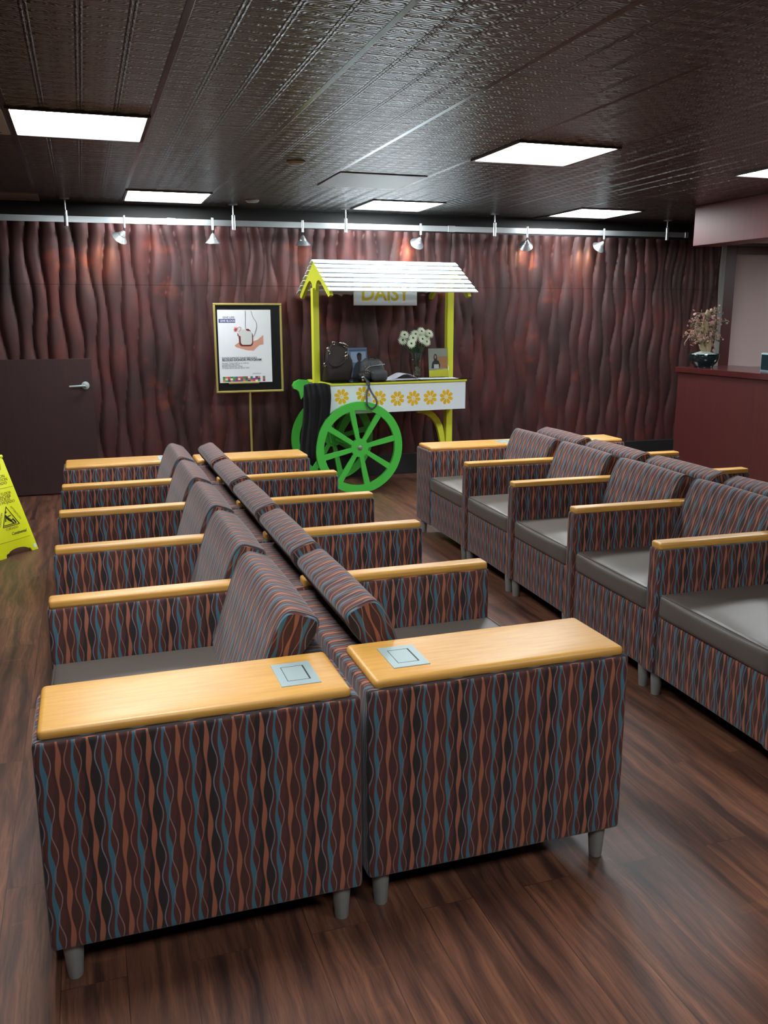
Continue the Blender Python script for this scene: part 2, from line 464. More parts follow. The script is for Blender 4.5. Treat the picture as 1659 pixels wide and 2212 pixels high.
# alcove beyond the carved wall, right
S('trim_2', B((6.06, YW-.05, .0), (6.11, YW+.05, 2.31)), GREYTRIM)
S('wall_alcove', B((6.11, YW, 0), (9.0, YW+.1, HC)), MAUVE)
dr = S('door_2', B((6.11, YW-.03, 0), (6.265, YW+.001, 2.31)), MAROON)
S('trim_3', B((6.265, YW-.035, 2.215), (8.9, YW+.001, 2.31)), MAROON)
S('trim_4', B((6.11, YW-.045, 2.300), (8.9, YW+.001, 2.325)), GREYTRIM)
S('trim_5', B((6.265, YW-.03, .93), (8.9, YW+.001, .985)), GREYTRIM)
WHITEC = simple('white_alcove_ceiling', (200, 214, 206), .8)
S('ceiling_alcove', B((6.13, 1.0, 2.33), (8.9, YW, 2.36)), WHITEC)
S('soffit', B((4.68, 1.0, 2.165), (4.95, 5.02, HC), .004), SOFF)

# low door at the left with lever handle
d1 = S('door_1', B((-1.62, YW-.045, .012), (-.545, YW-.005, 1.20), .002), DOORM)
hb = lathe([(0, 0), (.034, 0), (.034, .008), (.014, .012), (.012, .045), (0, .045)], 24)
hb.transform(Matrix.Rotation(R(90), 4, 'X'))
tube(hb, [(0, -.05, 0), (-.03, -.053, 0), (-.135, -.050, -.004)], [.010, .010, .008], 10)
obj('door_handle', hb, STEEL, d1, smooth='auto', loc=(-.610, YW-.045, .965), label='satin lever handle on a round rose')

# ------------------------------------------------------------------ ceiling fittings
def ceiling_light(x, y, label, z=HC):
    t = thing('ceiling_light', label, 'light', (x+.33, y+.33, z), 0, 'square lit ceiling panels')
    fr = bmesh.new()
    for lo, hi in (((-.33, -.33), (.33, -.312)), ((-.33, .312), (.33, .33)), ((-.33, -.312), (-.312, .312)), ((.312, -.312), (.33, .312))):
        box(fr, (lo[0], lo[1], -.010), (hi[0], hi[1], .0))
    obj('frame', fr, simple('light_frame', (60, 56, 52), .5) if 'light_frame' not in bpy.data.materials else bpy.data.materials['light_frame'], t)
    obj('diffuser', B((-.312, -.312, -.006), (.312, .312, -.001)), PANELM, t)
    return t
ceiling_light(-.87, 2.76, 'large lit square ceiling panel over the left end of the seating')
ceiling_light(1.77, 2.76, 'lit ceiling panel over the aisle between the seating blocks, nearer the viewer')
ceiling_light(3.75, 2.76, 'lit ceiling panel cut by the right edge of the photo')
ceiling_light(-.21, 5.40, 'narrow looking lit ceiling panel above the poster stand and wall track, far left')
ceiling_light(1.77, 5.40, 'lit ceiling panel right above the white slatted cart roof')
ceiling_light(3.75, 5.40, 'far lit ceiling panel above the right end of the track rail')
ceiling_light(7.0, 4.08, 'lit ceiling panel in the alcove hidden behind the maroon soffit', 2.33)  # added out of view to brighten the mauve alcove wall
ceiling_light(-.87, .12, 'lit ceiling panel overhead, behind the top left of the view')
ceiling_light(-.87, -2.52, 'lit ceiling panel behind the viewer on the left side')
ceiling_light(1.77, -2.52, 'lit ceiling panel behind the viewer on the right side')

PLATE = simple('grey_brown_plate', (132, 128, 124), .5)
def plate(name, lo, hi, label, cat, mat=PLATE):
    return obj(name, B((lo[0], lo[1], HC-.008), (hi[0], hi[1], HC), .002), mat, label=label, cat=cat)
plate('ceiling_panel', (1.12, 4.10), (1.75, 4.73), 'plain flat grey access panel in the ceiling near the cart roof', 'panel')
def vent(lo, hi, label, mat):
    t = thing('ceiling_vent', label, 'vent', ((lo[0]+hi[0])/2, (lo[1]+hi[1])/2, HC))
    hx, hy = (hi[0]-lo[0])/2, (hi[1]-lo[1])/2
    f_ = bmesh.new()
    for a in (((-hx, -hy), (hx, -hy+.04)), ((-hx, hy-.04), (hx, hy)), ((-hx, -hy+.04), (-hx+.04, hy-.04)), ((hx-.04, -hy+.04), (hx, hy-.04))):
        box(f_, (a[0][0], a[0][1], -.012), (a[1][0], a[1][1], 0))
    obj('frame', f_, mat, t); obj('core', B((-hx+.04, -hy+.04, -.007), (hx-.04, hy-.04, -.001)), mat, t)
VENTM = simple('vent_tan', (120, 108, 100), .5); VENTL = simple('vent_light', (176, 176, 172), .5); DARKREFL = simple('painted_dark_reflection', (42, 38, 37), .45)
vent((-1.50, 5.80), (-.86, 6.25), 'tan framed ceiling vent above the left end of the track', VENTM)
vent((-1.53, 2.78), (-.885, 3.40), 'pale ceiling vent at the left photo edge beside the large light', VENTL)
vent((3.72, 6.06), (4.42, 6.30), 'dark ceiling vent behind the far right lit panel', DARKREFL)  # a dark reflection on the ceiling, put into the colour of a panel
def disc(x, y, label):
    obj('smoke_detector', lathe([(0, -.02), (.045, -.018), (.058, -.006), (.058, 0), (0, 0)], 24), simple('detector_grey', (150, 142, 134), .5) if 'detector_grey' not in bpy.data.materials else bpy.data.materials['detector_grey'], smooth='auto', loc=(x, y, HC), label=label, cat='detector')
disc(.746, 3.80, 'round grey detector disc on the ceiling left of the flat access panel')
disc(.822, 5.75, 'small round detector disc on the ceiling near the wall track')

# ------------------------------------------------------------------ track with spot heads
TY, TZ = 6.08, 2.350
trk = thing('track_rail', 'long satin aluminium lighting rail hanging in front of the carved wall', 'rail', (1.7, TY, TZ))
def tz(x): return 2.340+(x+1.164)*.0042-TZ
bm = bmesh.new()
v = []
for x in (-2.4, 5.42):
    v.append([bm.verts.new((x-1.7, dy, tz(x)+dz)) for dy, dz in ((-.007, -.024), (.007, -.024), (.007, .024), (-.007, .024))])
for i in range(4): bm.faces.new((v[0][i], v[0][(i+1) % 4], v[1][(i+1) % 4], v[1][i]))
bm.faces.new(v[0]); bm.faces.new(v[1])
obj('rail', bm, ALU, trk)
for x in (.182, 2.764, 5.41):
    obj('rail_joint', B((x-1.7-.035, -.011, tz(x)-.028), (x-1.7+.035 if x < 5 else x-1.7+.005, .011, tz(x)+.028), .002), ALU, trk)
for x in (-.664, .712, 1.728, 3.212, 5.159):
    z = tz(x); s_ = bmesh.new()
    c1 = lathe([(0, z-.055), (.017, z-.055), (.017, z+.065), (.012, z+.070), (.0065, z+.072), (.0065, HC-TZ-.010), (.04, HC-TZ-.006), (.04, HC-TZ), (0, HC-TZ)], 20)
    merge(s_, c1)
    o_ = obj('hanger', s_, ALU, trk, smooth='auto', loc=(x-1.7, 0, 0))
def spot(x, tilt, pan, label, power):
    z = TZ+tz(x)
    t = thing('spot_lamp', label, 'spotlight', (x, TY, z), 0, 'cone spot lamps on the wall track')
    st = lathe([(0, -.060), (.011, -.060), (.011, .040), (0, .040)], 16)
    obj('stem', st, ALU, t, smooth='auto')
    rot = Matrix.Rotation(pan, 4, 'Z') @ Matrix.Rotation(tilt, 4, 'X')
    kn = T([(0, 0, -.058), (0, 0, -.085)], .006, 8)
    obj('swivel', kn, BLACKP, t)
    sh = lathe([(.0, .0), (.012, -.008), (.030, -.040), (.033, -.044), (.033, -.048), (.068, -.088), (.066, -.089), (.030, -.050), (.010, -.03), (0, -.03)], 32, cap=False)
    sh.transform(Matrix.Translation((0, 0, -.082)) @ rot)
    obj('shade', sh, ALU, t, smooth='auto')
    bl = lathe([(0, -.052), (.026, -.052), (.026, -.058), (0, -.058)], 16)
    bl.transform(Matrix.Translation((0, 0, -.082)) @ rot)
    obj('bulb', bl, mat_emit('warm_bulb', (1, .72, .45, 1), 30) if 'warm_bulb' not in bpy.data.materials else bpy.data.materials['warm_bulb'], t)
    if power:
        li = bpy.data.lights.new('spot_light', 'SPOT'); li.energy = power; li.spot_size = R(75); li.spot_blend = .9; li.color = (1, .66, .40)
        li.shadow_soft_size = .03
        lo_ = bpy.data.objects.new('spot_light', li); col.objects.link(lo_); lo_.parent = t
        lo_.matrix_local = Matrix.Translation((0, 0, -.082)) @ rot @ Matrix.Translation((0, 0, -.062))
# tilt > 0 leans the mouth towards the wall (+y)
spot(-.205, R(48), R(42), 'tilted cone spot lamp, first from the left on the rail', SPOT)
spot(.530, R(6), 0, 'upright cone spot lamp pointing down, above the left side of the poster', SPOT*.3)
spot(1.328, R(10), R(-15), 'upright cone spot lamp hanging just left of the cart roof', SPOT*.3)
spot(2.456, R(52), R(10), 'tilted cone spot lamp above the right half of the cart roof', SPOT*.5)
spot(3.562, R(52), R(-20), 'tilted cone spot lamp, next to last on the rail', SPOT*.6)
spot(4.421, R(52), R(18), 'tilted cone spot lamp, last at the right on the rail', SPOT)

# ------------------------------------------------------------------ seating
D = .7636; ZB = .103; ZT = .637; ZW = .660; NA = .080; WA = .288
def leg_bm():
    return lathe([(0, 0), (.0175, 0), (.0185, .004), (.026, ZB+.004), (0, ZB+.004)], 24)
LEG = None
def armchair(sx, y_near, y_far, wide_near, wide_far, label, group):
    """sx = -1 faces -x, +1 faces +x; local origin at the back plane, y from y_near to y_far"""
    global LEG
    yn, yf = 0.0, y_far-y_near
    t = thing('armchair', label, 'armchair', (0, 0, 0), 0, group)
    X = lambda d: sx*d
    def bb(d0, d1, a, b, z0, z1, r=.012, n=6, puff=(0, 0, 0)):
        lo = (min(X(d0), X(d1)), a, z0); hi = (max(X(d0), X(d1)), b, z1)
        return softbox(lo, hi, r, n, puff)
    sn = WA if wide_near else 0.0
    sf = yf-(WA if wide_far else NA)
    arms = []
    if wide_near: arms.append((0, WA, True, False))
    arms.append((sf, yf, wide_far, True))
    for a, b, wide, far in arms:
        # upholstered arm panel
        pan = fabric_uv(bb(0, D, a+.001, b-.001, ZB, ZT, .014, 6, (.002, .002, .0)), sx*.01+y_near*.7, y_near)
        ao = obj('arm_panel', pan, FAB, t, smooth=True)
        if wide:
            wb = softbox((min(X(.022), X(D-.012)), a+.012, ZT-.006), (max(X(.022), X(D-.012)), b-.010, ZW), .0135, 4)
            obj('arm_table', wb, MAPLE, t, smooth=True, label='honey maple table top wide as a shelf')
            # steel outlet cover
            yc = a+.142 if not far else b-.142
            d0 = .145 if sx > 0 else .135
            po = obj('outlet_cover', B((X(d0)-.051, yc-.073, ZW-.001), (X(d0)+.051, yc+.073, ZW+.0022), .001), STEEL, t, label='square brushed steel flap cover')
            ll = bmesh.new(); q = .030; h = .046; zz = ZW+.0022
            for lo, hi in (((-q, -h), (q, -h+.0015)), ((-q, h-.0015), (q, h)), ((-q, -h), (-q+.0015, h)), ((q-.004, -h), (q, h))):
                box(ll, (X(d0)+lo[0], yc+lo[1], zz-.0005), (X(d0)+hi[0], yc+hi[1], zz+.0003))
            obj('lid_gap', ll, DARKLINE, po)
        else:
            wb = softbox((min(X(.055), X(D-.006)), a+.006, ZT-.006), (max(X(.055), X(D-.006)), b-.006, ZW+.002), .010, 4)
            obj('arm_cap', wb, MAPLE, t, smooth=True, label='narrow honey maple arm cap')
    # base and back frame
    obj('base', fabric_uv(bb(.02, D-.012, max(sn-.004, .002), sf+.004, ZB, .358, .012, 6, (.003, 0, 0)), 0, y_near), FAB, t, smooth=True)
    obj('back_frame', fabric_uv(bb(0, .135, max(sn-.004, .002), sf+.004, ZB+.02, ZT-.008, .014, 6), 0, y_near), FAB, t, smooth=True)
    # seat cushion
    cu = bb(.13, D-.002, sn+.004, sf-.004, .352, .455, .024, 8, (.008, .0, .014))
    so = obj('seat_cushion', cu, VINYL, t, smooth=True)
    seam = bmesh.new(); yy0, yy1 = sn+.010, sf-.010
    tube(seam, [(X(D-.026), yy0, .447), (X(D-.010), yy0+.01, .452), (X(D-.006), (yy0+yy1)/2, .455), (X(D-.010), yy1-.01, .452), (X(D-.026), yy1, .447)], .0022, 6)
    obj('seat_seam', seam, VINYL, so)
    # leaning back cushion: lofted profile (d, z)
    prof = [(.245, .462), (.222, .530), (.195, .610), (.168, .690), (.145, .742), (.125, .768), (.105, .775), (.080, .768), (.052, .757),
            (.034, .745), (.030, .725), (.044, .695), (.070, .660), (.096, .630), (.118, .600), (.140, .545), (.150, .462)]
    P2 = spline([(a, b, 0) for a, b in prof] + [(prof[0][0], prof[0][1], 0)], 3)[:-1]
    cen = Vector((sum(p.x for p in P2)/len(P2), sum(p.y for p in P2)/len(P2), 0))
    y0, y1 = sn+.008, sf-.006; bm = bmesh.new(); rings = []
    st = [(0, .93), (.004, .965), (.012, .99), (.025, 1.0)]
    N = 10
    lay = [(y0+a, s_) for a, s_ in st] + [(y0+.03+(y1-y0-.06)*i/N, 1+.030*math.sin(math.pi*i/N)) for i in range(1, N)] + [(y1-a, s_) for a, s_ in st[::-1]]
    arc = [0]
    for i in range(1, len(P2)+1): arc.append(arc[-1]+(P2[i % len(P2)]-P2[i-1]).length)
    uvl = bm.loops.layers.uv.new('UVMap')
    for y, s_ in lay:
        rings.append([bm.verts.new((X(cen.x+(p.x-cen.x)*s_), y, cen.y+(p.y-cen.y)*s_)) for p in P2])
    n = len(P2)
    for a in range(len(rings)-1):
        for j in range(n):
            fc = bm.faces.new((rings[a][j], rings[a][(j+1) % n], rings[a+1][(j+1) % n], rings[a+1][j]))
            for l, (yy, aa) in zip(fc.loops, ((lay[a][0], arc[j]), (lay[a][0], arc[j+1]), (lay[a+1][0], arc[j+1]), (lay[a+1][0], arc[j]))):
                l[uvl].uv = (yy+y_near, aa)
    sd = Vector((-.10, .30)).normalized()
    for rg in (rings[0], rings[-1]):
        fc = bm.faces.new(rg)
        for l in fc.loops:
            c = l.vert.co; d_, z_ = sx*c.x, c.z
            l[uvl].uv = (d_*sd.y - z_*sd.x, d_*sd.x+z_*sd.y)
    bmesh.ops.triangulate(bm, faces=[f_ for f_ in bm.faces if len(f_.verts) > 4])
    bo = obj('back_cushion', bm, FAB, t, smooth='auto')
    for y in (y0+.008, y1-.008):
        pp = bmesh.new(); tube(pp, [(X(cen.x+(p.x-cen.x)*.985), y, cen.y+(p.y-cen.y)*.985) for p in P2], .0028, 5, closed=True)
        obj('cushion_piping', pp, PIPING, bo, smooth=True)
    # legs
    ins = .0475
    if LEG is None:
        me = bpy.data.meshes.new('leg'); b_ = leg_bm(); b_.to_mesh(me); b_.free(); me.materials.append(NICKEL)
        for p in me.polygons: p.use_smooth = True
        try: me.set_sharp_from_angle(angle=R(40))
        except Exception: pass
        LEG = me
    for d_ in (ins, D-ins):
        for y in (ins, yf-ins):
            lo_ = bpy.data.objects.new('leg', LEG); col.objects.link(lo_); lo_.parent = t; lo_.location = (X(d_), y, 0)
    return t

def half_row(sx, ox, oy, wz, near, labels, group):
    """near = near-edge y of the four narrow arms, then of the wide far arm"""
    ends = [n + NA for n in near[:4]] + [near[4]+WA]
    starts = [0]+ends[:4]; mid = None; out = []
    for i in range(5):
        c, s_ = math.cos(wz), math.sin(wz); y = starts[i]
        loc = (ox - s_*y, oy + c*y, 0)
        if i in (1, 2, 3):
            if mid is None:
                mid = armchair(sx, starts[1], ends[1], False, False, labels[1], group); t = mid
            else: t = dup(mid, labels[i], loc, wz, group)
        else: t = armchair(sx, starts[i], ends[i], i == 0, i == 4, labels[i], group)
        t.location = loc; t.rotation_euler = (0, 0, wz); t['label'] = labels[i]
        out.append(t)
    return out
def nears(a, p): return [a+p*i for i in range(5)]
half_row(-1, -.010, 0.0, 0.0, nears(.965, .6935), [
    'striped armchair with wide maple arm table, nearest the viewer in the row facing left',
    'striped armchair second from the viewer in the left-facing row',
    'middle striped armchair of the left-facing row by the caution sign',
    'striped armchair fourth from the viewer in the left-facing row',
    'striped armchair at the far end of the left-facing row, in front of the poster stand'], 'left-facing armchairs of the left block')
half_row(1, .0115, .022, 0.0, nears(.905, .693), [
    'striped armchair with wide maple arm table in the bottom middle, facing the aisle',
    'striped armchair second from the viewer in the left block, facing right to the aisle',
    'middle striped armchair of the left block row that faces the aisle',
    'striped armchair fourth from the viewer in the left block, facing the aisle',
    'striped armchair beside the green cart wheel, far end of the left block facing right'], 'aisle-facing armchairs of the left block')
BW = -.036
bx0, by0 = 1.497, .0
def bp(d, y): return (bx0 - math.sin(BW)*y + math.cos(BW)*d, by0 + math.cos(BW)*y + math.sin(BW)*d)
p1 = bp(D, 0)
half_row(-1, p1[0], p1[1], BW, nears(.945, .6935), [
    'striped armchair cut by the right photo edge, large taupe seat, nearest in the right block',
    'striped armchair second from the viewer in the right block, facing the aisle',
    'middle striped armchair of the right block, facing the aisle',
    'striped armchair fourth from the viewer in the right block, facing the aisle',
    'striped armchair with wide maple arm table right of the cart, far end of right block'], 'aisle-facing armchairs of the right block')
p2 = bp(D+.02, 0)
half_row(1, p2[0], p2[1], BW, nears(.955, .6935), [
    'nearest striped armchair facing the counter, outside the right photo edge',
    'striped armchair whose back cushion is cut by the right photo edge, facing the counter',
    'middle striped armchair of the row facing the maroon counter',
    'striped armchair fourth from the viewer in the row facing the maroon counter',
    'farthest striped armchair facing the counter, with a maple arm table by the wall'], 'counter-facing armchairs of the right block')

# ------------------------------------------------------------------ reception counter
cn = thing('reception_counter', 'maroon laminate reception counter at the right wall', 'counter', (4.68, 1.2, 0))
obj('body', B((.02, 0, 0), (.62, 3.93, 1.035), .003), MAROON, cn)
obj('countertop', B((0, -.02, 1.035), (.66, 3.95, 1.085), .004), mat_grain('maroon_top', (66, 29, 29), (78, 34, 33), .16), cn)

# ------------------------------------------------------------------ bonsai in bowl
def bonsai():
    x, y, z = 4.86, 4.98, 1.085
    t = thing('potted_bonsai', 'artificial bonsai with small pinkish blossoms in a glossy dark bowl', 'plant', (x, y, z))
    obj('bowl', lathe([(0, .0), (.085, .0), (.088, .012), (.118, .045), (.137, .085), (.134, .108), (.140, .116), (.138, .122), (.128, .120), (.120, .095), (0, .09)], 40), simple('dark_teal_glaze', (14, 34, 36), .12, coat=.6), t, smooth='auto')
    gr = lathe([(.127, .112), (.11, .119), (.07, .134), (.03, .146), (0, .150)], 32)
    obj('gravel', gr, simple('pale_gravel', (150, 164, 158), .9, bump=1, bscale=160), t, smooth=True)
    TR = simple('bonsai_bark', (146, 128, 98), .8, bump=.8, bscale=60)
    tr = bmesh.new()
    tube(tr, spline([(.02, 0, .13), (.03, -.005, .24), (.01, .0, .34), (-.005, .01, .44), (.01, .0, .52)], 4), [.040-.0016*i for i in range(17)], 10)
    tube(tr, spline([(.01, -.01, .13), (-.03, .0, .19), (-.055, .01, .27), (-.035, 0, .36), (-.03, .0, .46)], 4), [.030-.0013*i for i in range(17)], 10)
    tube(tr, spline([(.03, 0, .13), (.07, .01, .2), (.075, .0, .27), (.11, .0, .33)], 4), [.022-.0012*i for i in range(13)], 8)
    obj('trunk', tr, TR, t, smooth=True)
    rn = random.Random(5); br = bmesh.new(); tips = []
    for k in range(52):
        a = rn.uniform(0, 6.283); h = rn.uniform(.26, .54); b0 = Vector((rn.uniform(-.03, .03), 0, h-.05))
        L = rn.uniform(.07, .17)*(1.15 if .3 < h < .48 else .85); e = Vector((math.cos(a)*L, math.sin(a)*L*.8, rn.uniform(-.05, .06)+(.03 if h > .45 else 0)))
        p = [b0, b0+e*.5+Vector((0, 0, .02)), b0+e]
        tube(br, spline(p, 3), .0032, 5)
        for q in range(7): tips.append(b0+e*rn.uniform(.45, 1.1)+Vector((rn.uniform(-.03, .03), rn.uniform(-.03, .03), rn.uniform(-.03, .035))))
    tube(br, spline([(-.04, 0, .36), (-.10, 0, .34), (-.14, .0, .29), (-.175, .0, .28), (-.22, 0, .23), (-.22, 0, .20)], 3), .0035, 5)
    tips += [Vector((-.15, -.01, .27)), Vector((-.17, 0, .31)), Vector((.24, 0, .42)), Vector((.23, 0, .40)), Vector((.22, .01, .43))]
    tube(br, spline([(.02, 0, .4), (.1, 0, .41), (.22, 0, .42)], 3), .0035, 5)
    obj('branches', br, TR, t, smooth=True)
    lf = bmesh.new(); bl = bmesh.new()
    for i, p in enumerate(tips):
        dst = bl if i % 3 != 1 else lf
        n = Vector((rn.uniform(-1, 1), -rn.uniform(.2, 1), rn.uniform(-.3, 1))).normalized()
        s_ = n.orthogonal().normalized(); q = n.cross(s_); rad = rn.uniform(.009, .015)
        for m_ in range(5):
            a = m_*1.2566; c1 = s_*math.cos(a)+q*math.sin(a); c2 = -s_*math.sin(a)+q*math.cos(a)
            vs = [dst.verts.new(p+n*.002), dst.verts.new(p+c1*rad*.6+c2*rad*.38+n*.003), dst.verts.new(p+c1*rad*1.15), dst.verts.new(p+c1*rad*.6-c2*rad*.38+n*.003)]
            dst.faces.new(vs)
            v2 = [dst.verts.new(v_.co - n*.003) for v_ in vs]; dst.faces.new(v2[::-1])
            for e_ in range(4): dst.faces.new((vs[e_], v2[e_], v2[(e_+1) % 4], vs[(e_+1) % 4]))
    obj('leaves', lf, simple('olive_leaf', (92, 96, 68), .6), t)
    obj('blossoms', bl, simple('dusty_pink_petal', (168, 128, 122), .55), t)
bonsai()
# desk display cut off by the right edge
mt = thing('sign_holder', 'pale framed display standing on the counter at the right photo edge', 'display', (4.885, 4.02, 1.085), R(-12))
obj('frame', B((-.02, -.02, 0), (.02, .30, .155), .004), simple('pale_teal_plastic', (150, 178, 184), .35), mt)
obj('panel', B((-.024, -.004, .014), (-.019, .285, .142)), simple('dark_screen', (24, 44, 50), .2), mt)

# ------------------------------------------------------------------ poster stand
E = thing('poster_stand', 'brass floor stand with framed blood donor poster on black board', 'stand', (.81, 6.12, 0))
obj('pole', T([(0, .0, .02), (0, 0, .90)], .011, 16), BRASS, E, smooth='auto')
obj('base', lathe([(0, 0), (.16, 0), (.165, .006), (.16, .014), (.03, .024), (.016, .05), (0, .05)], 40), BRASS, E, smooth='auto')
fb = bmesh.new(); x0, x1, z0, z1, fw = -.305, .309, .882, 1.672, .018
for lo, hi in (((x0, z0), (x1, z0+fw)), ((x0, z1-fw), (x1, z1)), ((x0, z0+fw), (x0+fw, z1-fw)), ((x1-fw, z0+fw), (x1, z1-fw))):
    box(fb, (lo[0], -.035, lo[1]), (hi[0], -.008, hi[1]), .004)
obj('frame', fb, BRASS, E, label='thin brass frame')
obj('backing', B((x0+.01, -.018, z0+.01), (x1-.01, -.010, z1-.01)), BLACKBOARD, E, label='black backing board')
obj('ledge', B((-.19, -.030, .962), (.085, -.018, .976), .002), BRASS, E, label='brass ledge under the sheet')
PO = obj('poster', B((-.27, -.0245, .972), (.207, -.0225, 1.615)), PAPER, E, rot=(0, R(.0), 0), label='white printed sheet on blood donation')
yp = -.0248
def flat(name, pts, mat, parent, y=yp, h=.0003): return obj(name, prism(pts, h, 'y', y-h), mat, parent)
def pp(u, v): return (-.27+.477*u, 1.615-.643*v)       # fractions of the sheet to x, z
INK = simple('grey_ink', (96, 100, 108), .6); NAVY = simple('violet_ink', (62, 58, 132), .6); BLOOD = simple('dark_red_ink', (110, 36, 36), .5)
SKIN = simple('skin_ink', (206, 150, 130), .6); REDI = simple('red_ink', (190, 70, 66), .6); SHN = simple('tube_ink', (56, 56, 62), .6); PALE = simple('pale_ink', (206, 208, 206), .6)
def rect(name, u0_, v0_, u1_, v1_, mat, y=yp): return flat(name, [pp(u0_, v1_), pp(u1_, v1_), pp(u1_, v0_), pp(u0_, v0_)], mat, PO, y)
rect('printed_bar', .02, .125, .33, .175, NAVY)
text('GIVE LIFE', .026, INK, (*[pp(.205, .117)[0], yp-.0006], pp(.205, .117)[1]), parent=PO)
text('GIVE BLOOD', .024, PAPER, (pp(.19, .163)[0], yp-.0012, pp(.19, .163)[1]), parent=PO, bold=.0006)
text("PLEASE SUPPORT SUNNYBROOK'S", .0205, INK, (pp(.055, .668)[0], yp-.0006, pp(.055, .668)[1]), parent=PO, bold=.0002, align='LEFT')
text('BLOOD DONOR PROGRAM', .0285, SHN, (pp(.055, .700)[0], yp-.0006, pp(.055, .700)[1]), parent=PO, bold=.0006, align='LEFT')
for i, (s_, v_) in enumerate((('Monday - Friday 9:30 am to 3:30 pm', .738), ('Sunnybrook Main Floor', .760), ('Bayview Campus M - Wing', .781), ('To book call or visit the donor clinic', .803))):
    text(s_, .0165, INK, (pp(.05, v_)[0], yp-.0006, pp(.05, v_)[1]), parent=PO, align='LEFT')
text('SUNNYBROOK', .012, INK, (pp(.62, .885)[0], yp-.0006, pp(.62, .885)[1]), parent=PO, align='LEFT')
# blood bag, tubes and open hand printed on the sheet
def rr2(u0_, v0_, u1_, v1_, r_):
    out = []
    for cx_, cy_, a0 in ((u1_-r_, v0_+r_, -90), (u1_-r_, v1_-r_, 0), (u0_+r_, v1_-r_, 90), (u0_+r_, v0_+r_, 180)):
        for q_ in range(6): out.append(pp(cx_+r_*math.cos(R(a0+q_*18)), cy_+r_*math.sin(R(a0+q_*18))))
    return out
bag = rr2(.385, .300, .655, .500, .06)
hand = [pp(.30, .485), pp(.36, .455), pp(.40, .44), pp(.44, .49), pp(.60, .50), pp(.66, .43), pp(.74, .41), pp(.85, .345), pp(.85, .475), pp(.77, .485), pp(.70, .53), pp(.66, .56), pp(.54, .555), pp(.42, .53), pp(.33, .51)]
flat('printed_hand', hand, SKIN, PO, yp); flat('printed_bag', bag, BLOOD, PO, yp-.0004)
flat('bag_clear_edge', rr2(.372, .268, .62, .36, .045), PALE, PO, yp-.0006)
flat('bag_swoosh', [pp(.52, .262), pp(.57, .258), pp(.61, .285), pp(.64, .33), pp(.62, .33), pp(.59, .30), pp(.53, .280)], BLOOD, PO, yp-.0009)
flat('bag_label', rr2(.42, .290, .635, .478, .045), PALE, PO, yp-.0012)
tb = bmesh.new()
def pt(u, v): a = pp(u, v); return (a[0], yp-.0008, a[1])
tube(tb, spline([pt(.52, .015), pt(.52, .12), pt(.515, .22), pt(.53, .27)], 5), .0018, 5)
tube(tb, spline([pt(.63, .015), pt(.665, .10), pt(.72, .17), pt(.725, .24), pt(.69, .32), pt(.655, .37)], 5), .0018, 5)
obj('printed_tubing', tb, SHN, PO)
rb = bmesh.new()
for k in range(10):
    a = k*.628; c = pt(.33, .265); tube(rb, [c, (c[0]+.022*math.cos(a), c[1], c[2]+.026*math.sin(a))], [.003, .001], 5)
tube(rb, spline([pt(.34, .27), pt(.38, .24), pt(.42, .235), pt(.43, .26), pt(.39, .30)], 4), .0015, 5)
tube(rb, spline([pt(.36, .32), pt(.38, .35), pt(.36, .345)], 4), .004, 5)
obj('printed_ribbon', rb, REDI, PO)
cc = [(60, 60, 130), (60, 140, 70), (150, 50, 110), (220, 120, 80), (170, 70, 60), (80, 160, 80), (200, 90, 110), (70, 110, 160)]
rn = random.Random(11); mcs = [simple('ink_square_%s' % 'abcdefgh'[i], c, .6) for i, c in enumerate(cc)]
sqb = [bmesh.new() for _ in mcs]
for i in range(17):
    for j in range(3):
        if rn.random() < .12 or (i == 15): continue
        u_ = .055+i*.0475; v_ = .915+j*.0245; a = pp(u_, v_+.0245); b_ = pp(u_+.0475, v_)
        if j == 1 and rn.random() < .2: continue
        box(sqb[(i*3+j*5+rn.randint(0, 1)) % 8], (a[0], yp-.0005, a[1]), (b_[0], yp, b_[1]))
for b_, m_ in zip(sqb, mcs): obj('printed_squares', b_, m_, PO)

# ------------------------------------------------------------------ flower cart
CT = thing('flower_cart', 'yellow, white and green wooden market cart with slatted white roof', 'cart', (1.412, 5.56, 0), .075)
LX, DY, ZT_ = 1.345, .58, .985
ap = bmesh.new()
box(ap, (0, 0, .708), (LX, .02, .962), .002); box(ap, (0, DY-.02, .708), (LX, DY, .962), .002)
obj('side_board', ap, WHT, CT, label='white side boards')
ae = bmesh.new(); box(ae, (0, .02, .708), (.02, DY-.02, .962)); box(ae, (LX-.02, .02, .708), (LX, DY-.02, .962)); box(ae, (.02, .02, .708), (LX-.02, DY-.02, .72))
obj('tray', ae, WHT, CT)
obj('deck', B((-.012, -.012, .962), (LX+.008, DY+.012, .982), .003), YEL, CT, label='yellow deck board')
DAISY = simple('amber_petal_paint', (236, 190, 28), .4); DCEN = simple('cream_petal_centre', (236, 226, 170), .5)
